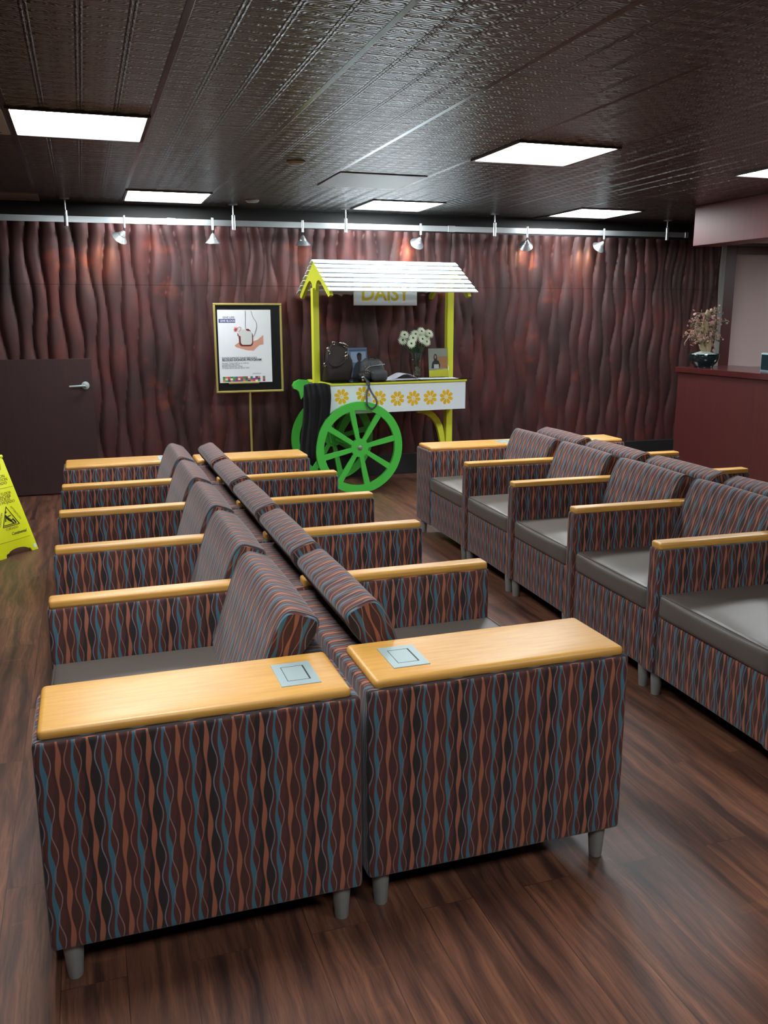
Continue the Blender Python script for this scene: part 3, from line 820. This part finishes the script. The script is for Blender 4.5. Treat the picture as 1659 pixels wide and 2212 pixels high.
for i, (x, z, ro) in enumerate(((.113, .863, .1), (.318, .880, .25), (.471, .837, .1), (.65, .826, 0), (.811, .824, .2), (.979, .824, 0), (1.145, .824, .1))):
    bm = bmesh.new()
    for m_ in range(8):
        a = m_*math.pi/4+ro+.39; ca, sa = math.cos(a), math.sin(a); pts = []
        for q in range(14):
            th = 2*math.pi*q/14; r_ = .043+.0265*math.cos(th); w_ = .0150*math.sin(th)*(1+.35*math.cos(th))
            pts.append((x+r_*ca-w_*sa, z+r_*sa+w_*ca))
        v0 = [bm.verts.new((a_, -.0015, b_)) for a_, b_ in pts]; v1 = [bm.verts.new((a_, .0, b_)) for a_, b_ in pts]
        bm.faces.new(v0)
        for q in range(14): bm.faces.new((v0[q], v1[q], v1[(q+1) % 14], v0[(q+1) % 14]))
    o_ = obj('painted_daisy', bm, DAISY, CT)
    c_ = lathe([(0, -.001), (.0125, -.001), (.0125, .0008), (0, .0008)], 16); c_.transform(Matrix.Translation((x, -.0022, z)) @ Matrix.Rotation(R(90), 4, 'X'))
    obj('daisy_centre', c_, DCEN, o_)
for x, x2, zb_ in ((-.052, .006, .69), (1.279, 1.345, 0)):
    obj('post', B((x, .258, zb_), (x2, .318, 1.80), .004), YEL, CT)
# gable frames
def gable():
    P = [(0, 0)]
    out = [(0, 2.028), (.40, 1.760), (.415, 1.728), (.375, 1.715)]
    arch = [(.23, 1.815), (.17, 1.850), (.13, 1.865), (.085, 1.858), (.055, 1.83), (.042, 1.78)]
    right = out[1:] + arch
    pts = [out[0]] + right + [(-a, b) for a, b in right[::-1]]
    return [(.29+a, b) for a, b in pts]
for x in (-.027, 1.290):
    obj('gable_frame', prism(gable(), .03, 'x', x), YEL, CT)
obj('ridge_beam', B((.0, .275, 1.955), (1.30, .305, 2.005)), WHT, CT)
sl = Vector((.45, -.282)); Ls = sl.length; sl.normalize(); nrm = Vector((-sl.y, sl.x))
for sgn in (-1, 1):
    for i in range(7):
        s0 = i*.0775-.002; s1 = s0+.068
        bm = bmesh.new(); vs = []
        for s_, n_ in ((s0, .004), (s1, .014), (s1, .024), (s0, .014)):
            p = sl*s_+nrm*n_; vs.append((.29+sgn*p.x, 2.030+p.y))
        bm = prism(vs, 1.412, 'x', -.045, .002)
        obj('roof_slat', bm, WHT, CT)
# sign under the ridge
SG = obj('name_board', B((.337, .262, 1.652), (.962, .272, 1.90), .001), WHT, CT, label='white board lettered DAISY')
text('DAISY', .178, simple('mustard_letter', (214, 196, 40), .45), (.645, .2612, 1.697), parent=SG, bold=.0035, space=.98)
# curved bracket
bpts = []
for i in range(11):
    a = R(90)*i/10; bpts.append((1.285-.30*math.cos(a)*1.0, .40+.308*math.sin(a)))
# concave arc from the post up to the deck board
outer = [(1.275-.0, .36), (1.262, .45)] + [(.985+.275*math.cos(R(t_)), .43+.278*math.sin(R(t_))) for t_ in (20, 35, 50, 65, 80, 92)]
inner = [(.985+.215*math.cos(R(t_)), .43+.225*math.sin(R(t_))) for t_ in (92, 80, 65, 50, 35, 20)] + [(1.205, .45), (1.225, .36)]
obj('bracket', prism(outer+inner, .035, 'y', .268), YEL, CT, label='curved yellow bracket')
# wheels
def wheel(y):
    bm = bmesh.new(); n = 72; th = .030
    def ring(ro, ri):
        vo0 = [bm.verts.new((ro*math.cos(2*math.pi*i/n), -th/2, ro*math.sin(2*math.pi*i/n))) for i in range(n)]
        vi0 = [bm.verts.new((ri*math.cos(2*math.pi*i/n), -th/2, ri*math.sin(2*math.pi*i/n))) for i in range(n)]
        vo1 = [bm.verts.new((v.co.x, th/2, v.co.z)) for v in vo0]; vi1 = [bm.verts.new((v.co.x, th/2, v.co.z)) for v in vi0]
        for i in range(n):
            j = (i+1) % n
            bm.faces.new((vo0[i], vo0[j], vi0[j], vi0[i])); bm.faces.new((vo1[j], vo1[i], vi1[i], vi1[j]))
            bm.faces.new((vo0[j], vo0[i], vo1[i], vo1[j])); bm.faces.new((vi0[i], vi0[j], vi1[j], vi1[i]))
    ring(.411, .338)
    rim = obj('wheel', bm, GRN, CT, loc=(.248, y, .412), label='green eight-spoked cart wheel', smooth='auto')
    for k_ in range(8):
        a = k_*math.pi/4+R(12)
        pts = [(.045, -.017), (.085, -.020), (.342, -.0265), (.342, .0265), (.085, .020), (.045, .017)]
        c, s_ = math.cos(a), math.sin(a)
        obj('spoke', prism([(x_*c-z_*s_, x_*s_+z_*c) for x_, z_ in pts], .022, 'y', -.011, .002), GRN, rim)
    h = lathe([(0, -.013), (.082, -.013), (.082, .013), (0, .013)], 32); h.transform(Matrix.Rotation(R(90), 4, 'X'))
    obj('hub', h, GRN, rim, smooth='auto')
    h = lathe([(0, .013), (.022, .013), (.022, .018), (.012, .024), (.010, .030), (0, .030)], 24); h.transform(Matrix.Rotation(R(90), 4, 'X'))
    if y > 0: h.transform(Matrix.Rotation(R(180), 4, 'Z'))
    obj('axle_bolt', h, NICKEL, rim, smooth='auto', label='metal axle bolt')
wheel(-.075); wheel(DY+.055)
obj('axle', T([(.248, -.055, .412), (.248, DY+.04, .412)], .016, 12), GRN, CT)
for y in (DY-.06,):
    sp_ = [(.10, .715), (.12, .62), (.17, .50), (.20, .38), (.248, .352), (.296, .38), (.33, .50), (.40, .60), (.46, .66), (.50, .715), (.40, .715), (.31, .60), (.262, .50), (.234, .50), (.195, .62), (.185, .715)]
    obj('axle_support', prism(sp_, .03, 'y', y), GRN, CT, label='green curved axle support')
for y in (.0, DY-.03):
    hp = [(-.001, .975), (-.10, .985), (-.150, .965), (-.168, .930), (-.155, .900), (-.125, .890), (-.105, .870), (-.085, .80), (-.050, .845), (-.02, .90), (-.001, .905)]
    obj('push_handle', prism(hp, .03, 'y', y, .004), GRN, CT, label='green scrolled push handle')

TOP = .982
def L2W(x, y, z):
    c, s_ = math.cos(.075), math.sin(.075); return (1.412+c*x-s_*y, 5.56+s_*x+c*y, z)
# glass sheet laid on the deck
obj('glass_sheet', B((.015, -.018, 0), (LX+.058, DY-.02, .006), .001), mat_glass('green_edged_glass', (.35, .5, .45, 1)), loc=L2W(0, 0, TOP+.0005), rot=(0, 0, .075), label='sheet of dark tinted glass lying on the cart deck', cat='glass')
TG = TOP+.0070

# brown tote
def tote():
    t = thing('tote_bag', 'slouchy dark brown leather tote with metal rings, on the cart by the left post', 'bag', L2W(.135, .17, TG), .075)
    LEA = simple('dark_brown_leather', (40, 31, 28), .55, spec=.3, bump=.3, bscale=90)
    bm = bmesh.new(); rings = []
    lv = [(0, .100, .055), (.006, .118, .068), (.03, .124, .074), (.10, .128, .074), (.18, .122, .060), (.25, .108, .042), (.31, .086, .022), (.338, .072, .012), (.345, .066, .007)]
    n = 32
    for k_, (z, a, b_) in enumerate(lv):
        rg = []
        for i in range(n):
            th = 2*math.pi*i/n; c, s_ = math.cos(th), math.sin(th)
            e = .55
            x = a*math.copysign(abs(c)**e, c); y = b_*math.copysign(abs(s_)**e, s_)
            wob = .006*math.sin(3*th+z*14)+.005*math.sin(5*th-z*22)
            sag = -.035*(c < 0)*abs(c)*(z/.34)**3 - .030*(c > 0)*abs(c)**2*(z/.34)**3 if z > .2 else 0
            rg.append(bm.verts.new((x+wob*c+.006*math.sin(z*12), y+wob*s_, z+sag)))
        rings.append(rg)
    for a, b_ in zip(rings, rings[1:]):
        for i in range(n): bm.faces.new((a[i], a[(i+1) % n], b_[(i+1) % n], b_[i]))
    bm.faces.new(rings[0]); bm.faces.new(rings[-1])
    obj('body', bm, LEA, t, smooth=True)
    st = bmesh.new()
    tube(st, spline([(-.105, -.062, .27), (-.112, -.090, .19), (-.09, -.106, .145), (-.03, -.112, .14), (.035, -.108, .175), (.058, -.090, .215)], 6), .0075, 8)
    tube(st, spline([(-.115, .02, .28), (-.125, .0, .18), (-.135, -.02, .12)], 6), .006, 8)
    obj('strap', st, LEA, t, smooth=True)
    RING = simple('polished_metal', (230, 228, 215), .12, 1)
    for c in ((-.105, -.066, .285), (-.098, -.066, .255), (.062, -.082, .245), (.055, -.092, .215), (-.045, -.045, .335), (.055, -.05, .318), (.075, -.055, .305), (-.125, -.04, .15)):
        pts = [(c[0]+.012*math.cos(a), c[1], c[2]+.014*math.sin(a)) for a in [k_*.628 for k_ in range(10)]]
        obj('metal_ring', T(pts, .0034, 6, closed=True), RING, t, smooth=True)
    obj('zip_pull', T([(.01, -.048, .336), (.045, -.052, .332), (.08, -.056, .312)], .009, 8), RING, t, smooth=True)
tote()
# small grey backpack
def backpack():
    t = thing('backpack', 'small grey backpack with clips, lying on the cart in front of a photo', 'bag', L2W(.405, .09, TG), .075)
    GB = simple('grey_nylon', (58, 62, 64), .55, bump=.4, bscale=300); BK = simple('black_webbing', (22, 23, 25), .6); GS = simple('grey_webbing', (64, 67, 70), .5)
    b_ = softbox((-.075, -.06, .0), (.15, .085, .195), .055, 8, (.006, .006, .004))
    for v_ in b_.verts: v_.co.x -= .25*max(0, v_.co.z-.08)*(1 if v_.co.x > 0 else -.6)
    obj('body', b_, GB, t, smooth=True)
    obj('front_pocket', softbox((-.005, -.115, .0), (.145, -.045, .098), .030, 6, (.004, .006, .003)), GB, t, smooth=True)
    obj('side_pouch', softbox((-.115, -.09, .0), (.0, .03, .085), .035, 5, (.004, .004, .004)), BK, t, smooth=True)
    zb_ = T(spline([(-.06, -.073, .10), (-.02, -.080, .130), (.06, -.078, .140), (.13, -.066, .148)], 5), .0030, 6)
    obj('zip', zb_, simple('zip_silver', (170, 176, 176), .4, .6), t, smooth=True)
    hl = bmesh.new(); tube(hl, spline([(-.01, -.02, .188), (.0, -.03, .21), (.04, -.03, .215), (.06, -.02, .19)], 5), .006, 8)
    obj('grab_handle', hl, BK, t, smooth=True)
    k_ = bmesh.new()
    for c in ((-.075, -.085, .125), (-.055, -.095, .105), (-.04, -.100, .085), (-.075, -.100, .070)):
        tube(k_, [(c[0]+.011*math.cos(a), c[1], c[2]+.014*math.sin(a)) for a in [q*.628 for q in range(10)]], .0026, 6, closed=True)
    box(k_, (-.105, -.104, .004), (-.080, -.097, .045), .003); box(k_, (-.072, -.104, .004), (-.062, -.098, .024), .002)
    obj('key_clips', k_, simple('bright_metal', (235, 238, 240), .12, 1), t, smooth='auto', label='shiny key clips and fob')
    # webbing loop that hangs over the front edge
    sb = bmesh.new()
    path = [p_+Vector((-.05, 0, 0)) for p_ in spline([(-.035, -.080, .075), (-.03, -.100, .035), (-.010, -.116, .010), (.008, -.126, -.020), (-.022, -.140, -.10), (-.046, -.196, -.165), (-.040, -.200, -.205), (.000, -.202, -.232), (.040, -.200, -.205), (.046, -.196, -.16), (.020, -.140, -.09), (-.008, -.128, -.02), (-.012, -.112, .012)], 8)]
    vs = []
    for i, p in enumerate(path):
        t_ = (path[min(i+1, len(path)-1)]-path[max(i-1, 0)]).normalized()
        wv = t_.cross(Vector((.25, 1, .1))).normalized(); nv = t_.cross(wv)
        vs.append([sb.verts.new(p+wv*a*.0085+nv*b_*.0011) for a, b_ in ((-1, -1), (1, -1), (1, 1), (-1, 1))])
    for a, b_ in zip(vs, vs[1:]):
        for i in range(4): sb.faces.new((a[i], a[(i+1) % 4], b_[(i+1) % 4], b_[i]))
    sb.faces.new(vs[0]); sb.faces.new(vs[-1])
    obj('hanging_strap', sb, GS, t, label='grey webbing loop hanging over the daisies')
backpack()

# photo holders
ACR = mat_glass('clear_acrylic', (.95, .97, .97, 1), .03)
def holder(lx, ly, rz, label, wd, ht, kind):
    t = thing('photo_holder', label, 'frame', L2W(lx, ly, TG), rz)
    a = bmesh.new(); box(a, (-wd/2, 0, 0), (wd/2, .003, ht)); box(a, (-wd/2, .0052, 0), (wd/2, .008, ht)); box(a, (-wd/2, -.012, 0), (wd/2, .055, .003))
    for v_ in a.verts:
        if v_.co.z > .01: v_.co.y += v_.co.z*.12
    obj('stand', a, ACR, t)
    ph = bmesh.new(); P = []
    e = .006; y_ = .0034
    def q(u, v, dy=0): z_ = e+(ht-2*e)*v; return ((-wd/2+e+(wd-2*e)*u), y_-dy+z_*.12, z_)
    def poly(name, uv_, mat, dy, par):
        b_ = bmesh.new(); f0 = [b_.verts.new(q(u, v, dy)) for u, v in uv_]; f1 = [b_.verts.new(Vector(q(u, v, dy))+Vector((0, .0006, 0))) for u, v in uv_]
        b_.faces.new(f0); b_.faces.new(f1[::-1]); n_ = len(uv_)
        for i in range(n_): b_.faces.new((f0[i], f1[i], f1[(i+1) % n_], f0[(i+1) % n_]))
        return obj(name, b_, mat, par)
    def ell(cx, cy, rx, ry, n_=16): return [(cx+rx*math.cos(2*math.pi*i/n_), cy+ry*math.sin(2*math.pi*i/n_)) for i in range(n_)]
    if kind == 0:
        p = poly('photograph', [(0, 0), (1, 0), (1, 1), (0, 1)], simple('photo_blue_room', (120, 142, 176), .4), 0, t)
        p['label'] = 'photo of a person in a pale blue room'
        poly('window_light', [(.14, .5), (.92, .5), (.92, .86), (.14, .86)], simple('photo_pale_blue', (168, 190, 216), .4), .0008, p)
        poly('rail', [(.05, .88), (.98, .9), (.98, .94), (.05, .93)], simple('photo_steel_blue', (78, 100, 140), .4), .0008, p)
        poly('torso', [(.18, 0), (.95, 0), (.93, .30), (.80, .46), (.66, .54), (.50, .54), (.36, .46), (.24, .3)], simple('photo_dark_shirt', (52, 58, 70), .5), .0014, p)
        poly('head', ell(.58, .66, .115, .13), simple('photo_dark_skin', (74, 58, 58), .5), .0020, p)
        poly('hair', [(.46, .68), (.47, .78), (.54, .83), (.63, .83), (.70, .77), (.70, .68), (.66, .75), (.50, .75)], simple('photo_black_hair', (34, 32, 38), .5), .0024, p)
    else:
        p = poly('photograph', [(0, 0), (1, 0), (1, 1), (0, 1)], simple('photo_cream_wall', (170, 176, 160), .4), 0, t)
        p['label'] = 'photo of a person holding a certificate, yellow band below'
        poly('cupboard', [(.5, .3), (1, .3), (1, .72), (.5, .72)], simple('photo_orange_wood', (186, 138, 92), .4), .0008, p)
        poly('torso', [(.13, .3), (.56, .3), (.6, .42), (.52, .56), (.42, .6), (.30, .6), (.18, .5)], simple('photo_black_top', (40, 42, 46), .5), .0012, p)
        poly('hair', ell(.36, .68, .095, .13), simple('photo_brown_hair', (48, 38, 34), .5), .0015, p)
        poly('head', ell(.36, .70, .05, .065), simple('photo_light_skin', (190, 146, 122), .5), .0020, p)
        poly('certificate', [(.27, .3), (.53, .3), (.53, .44), (.27, .44)], simple('photo_certificate', (206, 212, 210), .5), .0022, p)
        poly('yellow_band', [(0, 0), (1, 0), (1, .28), (.5, .25), (0, .22)], simple('photo_yellow_band', (224, 220, 60), .5), .0024, p)
holder(.46, .47, .075, 'clear upright photo holder with bluish picture, behind the grey backpack', .205, .285, 0)
holder(1.172, .215, .02, 'clear upright photo holder with yellow banded picture, beside the daisies', .205, .275, 1)
# papers
def sheet(lx, ly, rz, wd, dp, curl, label, mat=PAPER, z0=0):
    bm = bmesh.new(); n = 14; up = []; dn = []
    for i in range(n+1):
        u_ = i/n; z = z0+.001+curl*max(0, math.sin(u_*math.pi))**1.5*(1 if u_ < .75 else .8)
        up.append([bm.verts.new((-wd/2+wd*u_, y, z+.0012)) for y in (-dp/2, dp/2)]); dn.append([bm.verts.new((-wd/2+wd*u_, y, z)) for y in (-dp/2, dp/2)])
    for i in range(n):
        bm.faces.new((up[i][0], up[i+1][0], up[i+1][1], up[i][1])); bm.faces.new((dn[i][0], dn[i][1], dn[i+1][1], dn[i+1][0]))
        bm.faces.new((up[i][0], dn[i][0], dn[i+1][0], up[i+1][0])); bm.faces.new((up[i][1], up[i+1][1], dn[i+1][1], dn[i][1]))
    bm.faces.new((up[0][0], up[0][1], dn[0][1], dn[0][0])); bm.faces.new((up[n][0], dn[n][0], dn[n][1], up[n][1]))
    obj('paper_sheet', bm, mat, smooth='auto', loc=L2W(lx, ly, TG), rot=(0, 0, rz), label=label, cat='paper', group='loose papers on the cart')
sheet(.72, .17, .20, .34, .22, .0, 'flat white paper on the cart deck between backpack and vase')
sheet(.80, .22, .05, .26, .20, .045, 'curled white paper bulging up beside the backpack', simple('lilac_white_paper', (206, 206, 222), .6), .002)
sheet(1.10, .10, -.1, .36, .17, .0, 'flat white paper on the deck in front of the flower vase')

# vase with gerberas
vx, vy = 1.030, .40
VB = L2W(vx, vy, TG)
vs_ = thing('glass_vase', 'clear glass vase of pebbles on the cart deck', 'vase', VB)
obj('vase_wall', lathe([(0, .0), (.040, .0), (.043, .006), (.046, .10), (.056, .225), (.058, .228), (.054, .226), (.0435, .10), (.040, .010), (0, .010)], 32, cap=False), mat_glass('vase_glass', (.93, .97, .95, 1), .02), vs_, smooth='auto')
pb = bmesh.new(); rn = random.Random(2)
for i in range(60):
    b_ = bmesh.new(); bmesh.ops.create_icosphere(b_, subdivisions=1, radius=rn.uniform(.007, .0095))
    a = rn.uniform(0, 6.28); rr_ = rn.uniform(0, .030); b_.transform(Matrix.Translation((rr_*math.cos(a), rr_*math.sin(a), .020+.075*i/60))); merge(pb, b_)
obj('pebbles', pb, simple('grey_green_pebbles', (128, 124, 116), .35), vs_, smooth=True)
PET = simple('white_petals', (222, 232, 208), .6); PC = simple('dark_flower_centre', (58, 62, 34), .8); STM = simple('flower_stem_green', (46, 84, 44), .6)
pos = [(-.135, -.02, .395, 'topmost left'), (-.06, -.05, .365, 'left middle'), (-.145, .0, .345, 'lowest left'), (-.085, -.07, .315, 'front lowest'), (-.02, -.01, .40, 'back middle'),
       (.035, -.05, .355, 'centre right'), (.045, .0, .425, 'highest'), (.09, .0, .375, 'right'), (.115, -.02, .405, 'upper far right'), (.085, -.03, .33, 'lower right')]
names = ['white gerbera with dark eye at the upper left of the bouquet', 'white gerbera left of the bouquet centre, below the upper left bloom', 'white gerbera at the far left edge of the bouquet, low',
         'white gerbera with dark eye, lowest at the bouquet front', 'white gerbera in the back middle of the bouquet', 'white gerbera with dark eye right of the bouquet centre',
         'topmost white gerbera of the bouquet', 'white gerbera at the right of the bouquet under the outermost bloom', 'outermost white gerbera at the upper right of the bouquet', 'white gerbera low on the right side, near the photo holder']
for (dx, dy, dz, _), nm in zip(pos, names):
    t = thing('gerbera_flower', nm, 'flower', L2W(vx, vy, TG), 0, 'white gerberas in the vase')
    h = Vector((dx, dy, dz)); n = Vector((dx*1.2+.02, -.85, (dz-.36)*3+.35)).normalized()
    s_ = n.orthogonal().normalized(); q = n.cross(s_); bm = bmesh.new()
    for lay_, (cnt, r0_, zz) in enumerate(((18, .053, 0), (14, .038, .004))):
        for m_ in range(cnt):
            a = 2*math.pi*(m_+.5*lay_)/cnt; c1 = s_*math.cos(a)+q*math.sin(a); c2 = -s_*math.sin(a)+q*math.cos(a); L_ = r0_*random.uniform(.9, 1.05)
            pts = [h+c1*.006+n*(zz+.001), h+c1*L_*.6+c2*.0056+n*(zz+.004), h+c1*L_+n*(zz-.002), h+c1*L_*.6-c2*.0056+n*(zz+.004)]
            f0 = [bm.verts.new(p) for p in pts]; bm.faces.new(f0); f1 = [bm.verts.new(p-n*.0012) for p in pts]; bm.faces.new(f1[::-1])
            for e_ in range(4): bm.faces.new((f0[e_], f1[e_], f1[(e_+1) % 4], f0[(e_+1) % 4]))
    obj('petals', bm, PET, t)
    c_ = lathe([(0, -.002), (.009, .0), (.0105, .004), (.006, .007), (0, .0075)], 14); mt_ = Matrix.Identity(4)
    for i_, v_ in enumerate((s_, q, n)):
        for j_ in range(3): mt_[j_][i_] = v_[j_]
    mt_.translation = h; c_.transform(mt_); obj('flower_centre', c_, PC, t, smooth=True)
    obj('stem', T(spline([(dx*.12, dy*.12, .10), (dx*.3, dy*.3, .20), (dx*.75, dy*.8+.01, dz*.8), tuple(h-n*.004)], 5), .0026, 6), STM, t, smooth=True)
# greenery between the blooms
gl = bmesh.new()
for i in range(26):
    a = rn.uniform(0, 6.28); b0 = Vector((rn.uniform(-.02, .02), rn.uniform(-.02, .02), .20)); e = Vector((math.cos(a)*rn.uniform(.03, .10), math.sin(a)*rn.uniform(.02, .06), rn.uniform(.05, .13)))
    s_ = e.cross(Vector((0, 1, .2))).normalized()*.011
    vv_ = [b0, b0+e*.5+s_, b0+e, b0+e*.5-s_]
    f0 = [gl.verts.new(p) for p in vv_]; f1 = [gl.verts.new(p+Vector((0, .0012, 0))) for p in vv_]; gl.faces.new(f0); gl.faces.new(f1[::-1])
    for e_ in range(4): gl.faces.new((f0[e_], f1[e_], f1[(e_+1) % 4], f0[(e_+1) % 4]))
obj('greenery', gl, simple('dark_green_leaf', (34, 58, 34), .6), vs_)

# black garment over the left handle
def garment():
    bm = bmesh.new(); nu, nv = 40, 44; g = []
    for side in (0, 1):
        rows = []
        for j in range(nv+1):
            v_ = j/nv; row = []
            for i in range(nu+1):
                u_ = i/nu
                x_top = -.245+.235*u_; x_bot = -.275+.165*u_
                tt = min(1, v_*1.0); x = x_top*(1-tt**2)+x_bot*tt**2
                x += .02*math.sin(v_*5+1)*(1-u_)*v_
                drop = .62+.06*math.sin(u_*5+.6)
                z = 1.0 - v_*drop
                arch = .022*(1-(2*u_-1)**4)
                fold = .020*math.sin(u_*17+v_*1.5)*(.3+.7*v_) + .010*math.sin(u_*31-v_*2)
                th = .030+.020*math.sin(math.pi*u_)
                y = -.035 + fold*.9 + (-th if side == 0 else th)*min(1, .25+v_*5)
                row.append(bm.verts.new((x, y, z-.03+arch)))
            rows.append(row)
        g.append(rows)
        for j in range(nv):
            for i in range(nu): bm.faces.new((rows[j][i], rows[j][i+1], rows[j+1][i+1], rows[j+1][i]))
    for j in range(nv):
        for i in (0, nu): bm.faces.new((g[0][j][i], g[1][j][i], g[1][j+1][i], g[0][j+1][i]))
    for i in range(nu):
        for j in (0, nv): bm.faces.new((g[0][j][i], g[0][j][i+1], g[1][j][i+1], g[1][j][i]))
    o_ = obj('draped_cardigan', bm, simple('black_knit', (10, 12, 15), .9, bump=.5, bscale=260), smooth=True, loc=L2W(0, 0, 0), rot=(0, 0, .075), label='black cardigan draped over the cart handle at the left', cat='clothing')
garment()

# ------------------------------------------------------------------ caution sign
sgx, sgy = -1.24, 4.37
FS = thing('wet_floor_sign', 'yellow folding wet floor caution sign at the left photo edge', 'sign', (sgx, sgy, 0), math.atan2(.22, .20))
def leaf(sgn, name):
    bm = bmesh.new()
    hw, ht, tw = .165, .640, .092
    lean = .175
    outl = [(-hw, .0), (-hw, .012), (-tw, ht-.02), (-tw+.012, ht), (tw-.012, ht), (tw, ht-.02), (hw, .012), (hw, 0), (hw-.055, 0), (hw-.062, .022)] + \
           [(.088*math.cos(R(a)), .016+.030*math.sin(R(a))) for a in range(20, 161, 20)] + [(-hw+.062, .022), (-hw+.055, 0)]
    holes = None
    bm = prism(outl, .014, 'y', -.007, .002)
    for v_ in bm.verts: v_.co.y += sgn*lean*(1-v_.co.z/ht)
    return obj(name, bm, SAFETY, FS, smooth='auto')
fr = leaf(-1, 'front_leaf'); bk = leaf(1, 'rear_leaf')
# raised hinge roll and handle slot
obj('hinge', T([(-.092, 0, .640), (.092, 0, .640)], .013, 12), SAFETY, FS, smooth='auto')
tl = math.atan2(.175, .640)
def st(s_, size, x, z, mat, rz=0, **k):
    z += .03; size *= 1.12
    y_ = -.175*(1-z/.64)-.0085
    o_ = text(s_, size, mat, (x, y_, z), (R(90)-tl*1.0, 0, 0), parent=fr, **k)
    if rz:
        o_.rotation_euler = (Matrix.Rotation(-tl, 3, 'X') @ Matrix.Rotation(-rz, 3, 'Y') @ Matrix.Rotation(R(90), 3, 'X')).to_euler()
    return o_
obj('handle_slot', prism([(-.05, .545), (.05, .545), (.05, .600), (-.05, .600)], .001, 'y', -.03, 0), simple('slot_shadow_yellow', (176, 178, 16), .5), fr)
for s_, z in (('CAUTION', .478), ('ATTENTION', .455), ('CUIDADO', .432)): st(s_, .025, .0, z, PRINT_O)
for s_, z in (('WET FLOOR', .366), ('PLANCHER', .346), ('MOUILL\u00c9', .328), ('PISO MOJADO', .308)): st(s_, .024, .0, z, PRINT_O)
def rib(z, w_):
    y_ = -.175*(1-z/.64)-.007
    obj('moulded_line', B((-w_, y_-.002, z-.0015), (w_, y_+.002, z+.0015)), simple('moulding_shade', (160, 162, 16), .5) if 'moulding_shade' not in bpy.data.materials else bpy.data.materials['moulding_shade'], fr)
rib(.440, .105); rib(.100, .130)
def sp(x, z): return (x, -.175*(1-z/.64)-.0085, z)
def tp(x, z): return sp(x*1.25, .195+(z-.165)*1.28)
tri = bmesh.new(); tube(tri, [tp(-.055, .165), tp(.055, .165), tp(0, .262)], .0038, 6, closed=True)
obj('warning_triangle', tri, PRINT_D, fr)
mn = bmesh.new()
tube(mn, [tp(-.022, .222), tp(-.005, .200), (tp(.008, .188))], [.006, .009, .007], 8)
tube(mn, [tp(.008, .188), tp(.022, .196), tp(.034, .176)], .005, 6); tube(mn, [tp(.008, .188), tp(.020, .174)], .005, 6)
tube(mn, [tp(-.018, .216), tp(-.030, .190)], .0035, 6); tube(mn, [tp(-.012, .212), tp(.014, .216)], .0035, 6)
hd = bmesh.new(); bmesh.ops.create_uvsphere(hd, u_segments=12, v_segments=8, radius=.0085); hd.transform(Matrix.Translation(tp(-.012, .236)) @ Matrix.Diagonal((1, .2, 1, 1))); merge(mn, hd)
tube(mn, [tp(-.045, .172), tp(.035, .172)], .003, 6)
obj('falling_figure', mn, PRINT_D, fr)
st('CAUTION', .020, -.064, .212, PRINT_O, rz=R(61)); st('ATTENTION', .018, .060, .236, PRINT_O, rz=R(-61)); st('CUIDADO', .020, .0, .140, PRINT_O)
st('Continental', .024, .045, .104, PRINT_D, bold=.0004, shear=.35)
kb = obj('round_sticker', prism([(.143+.012*math.cos(R(a)), .030+.015*math.sin(R(a))) for a in range(0, 360, 30)], .0008, 'y', 0), simple('blue_white_sticker', (190, 204, 206), .5), fr)
for v_ in kb.data.vertices: v_.co.y += -.175*(1-v_.co.z/.64)-.0088

bpy.context.view_layer.update()
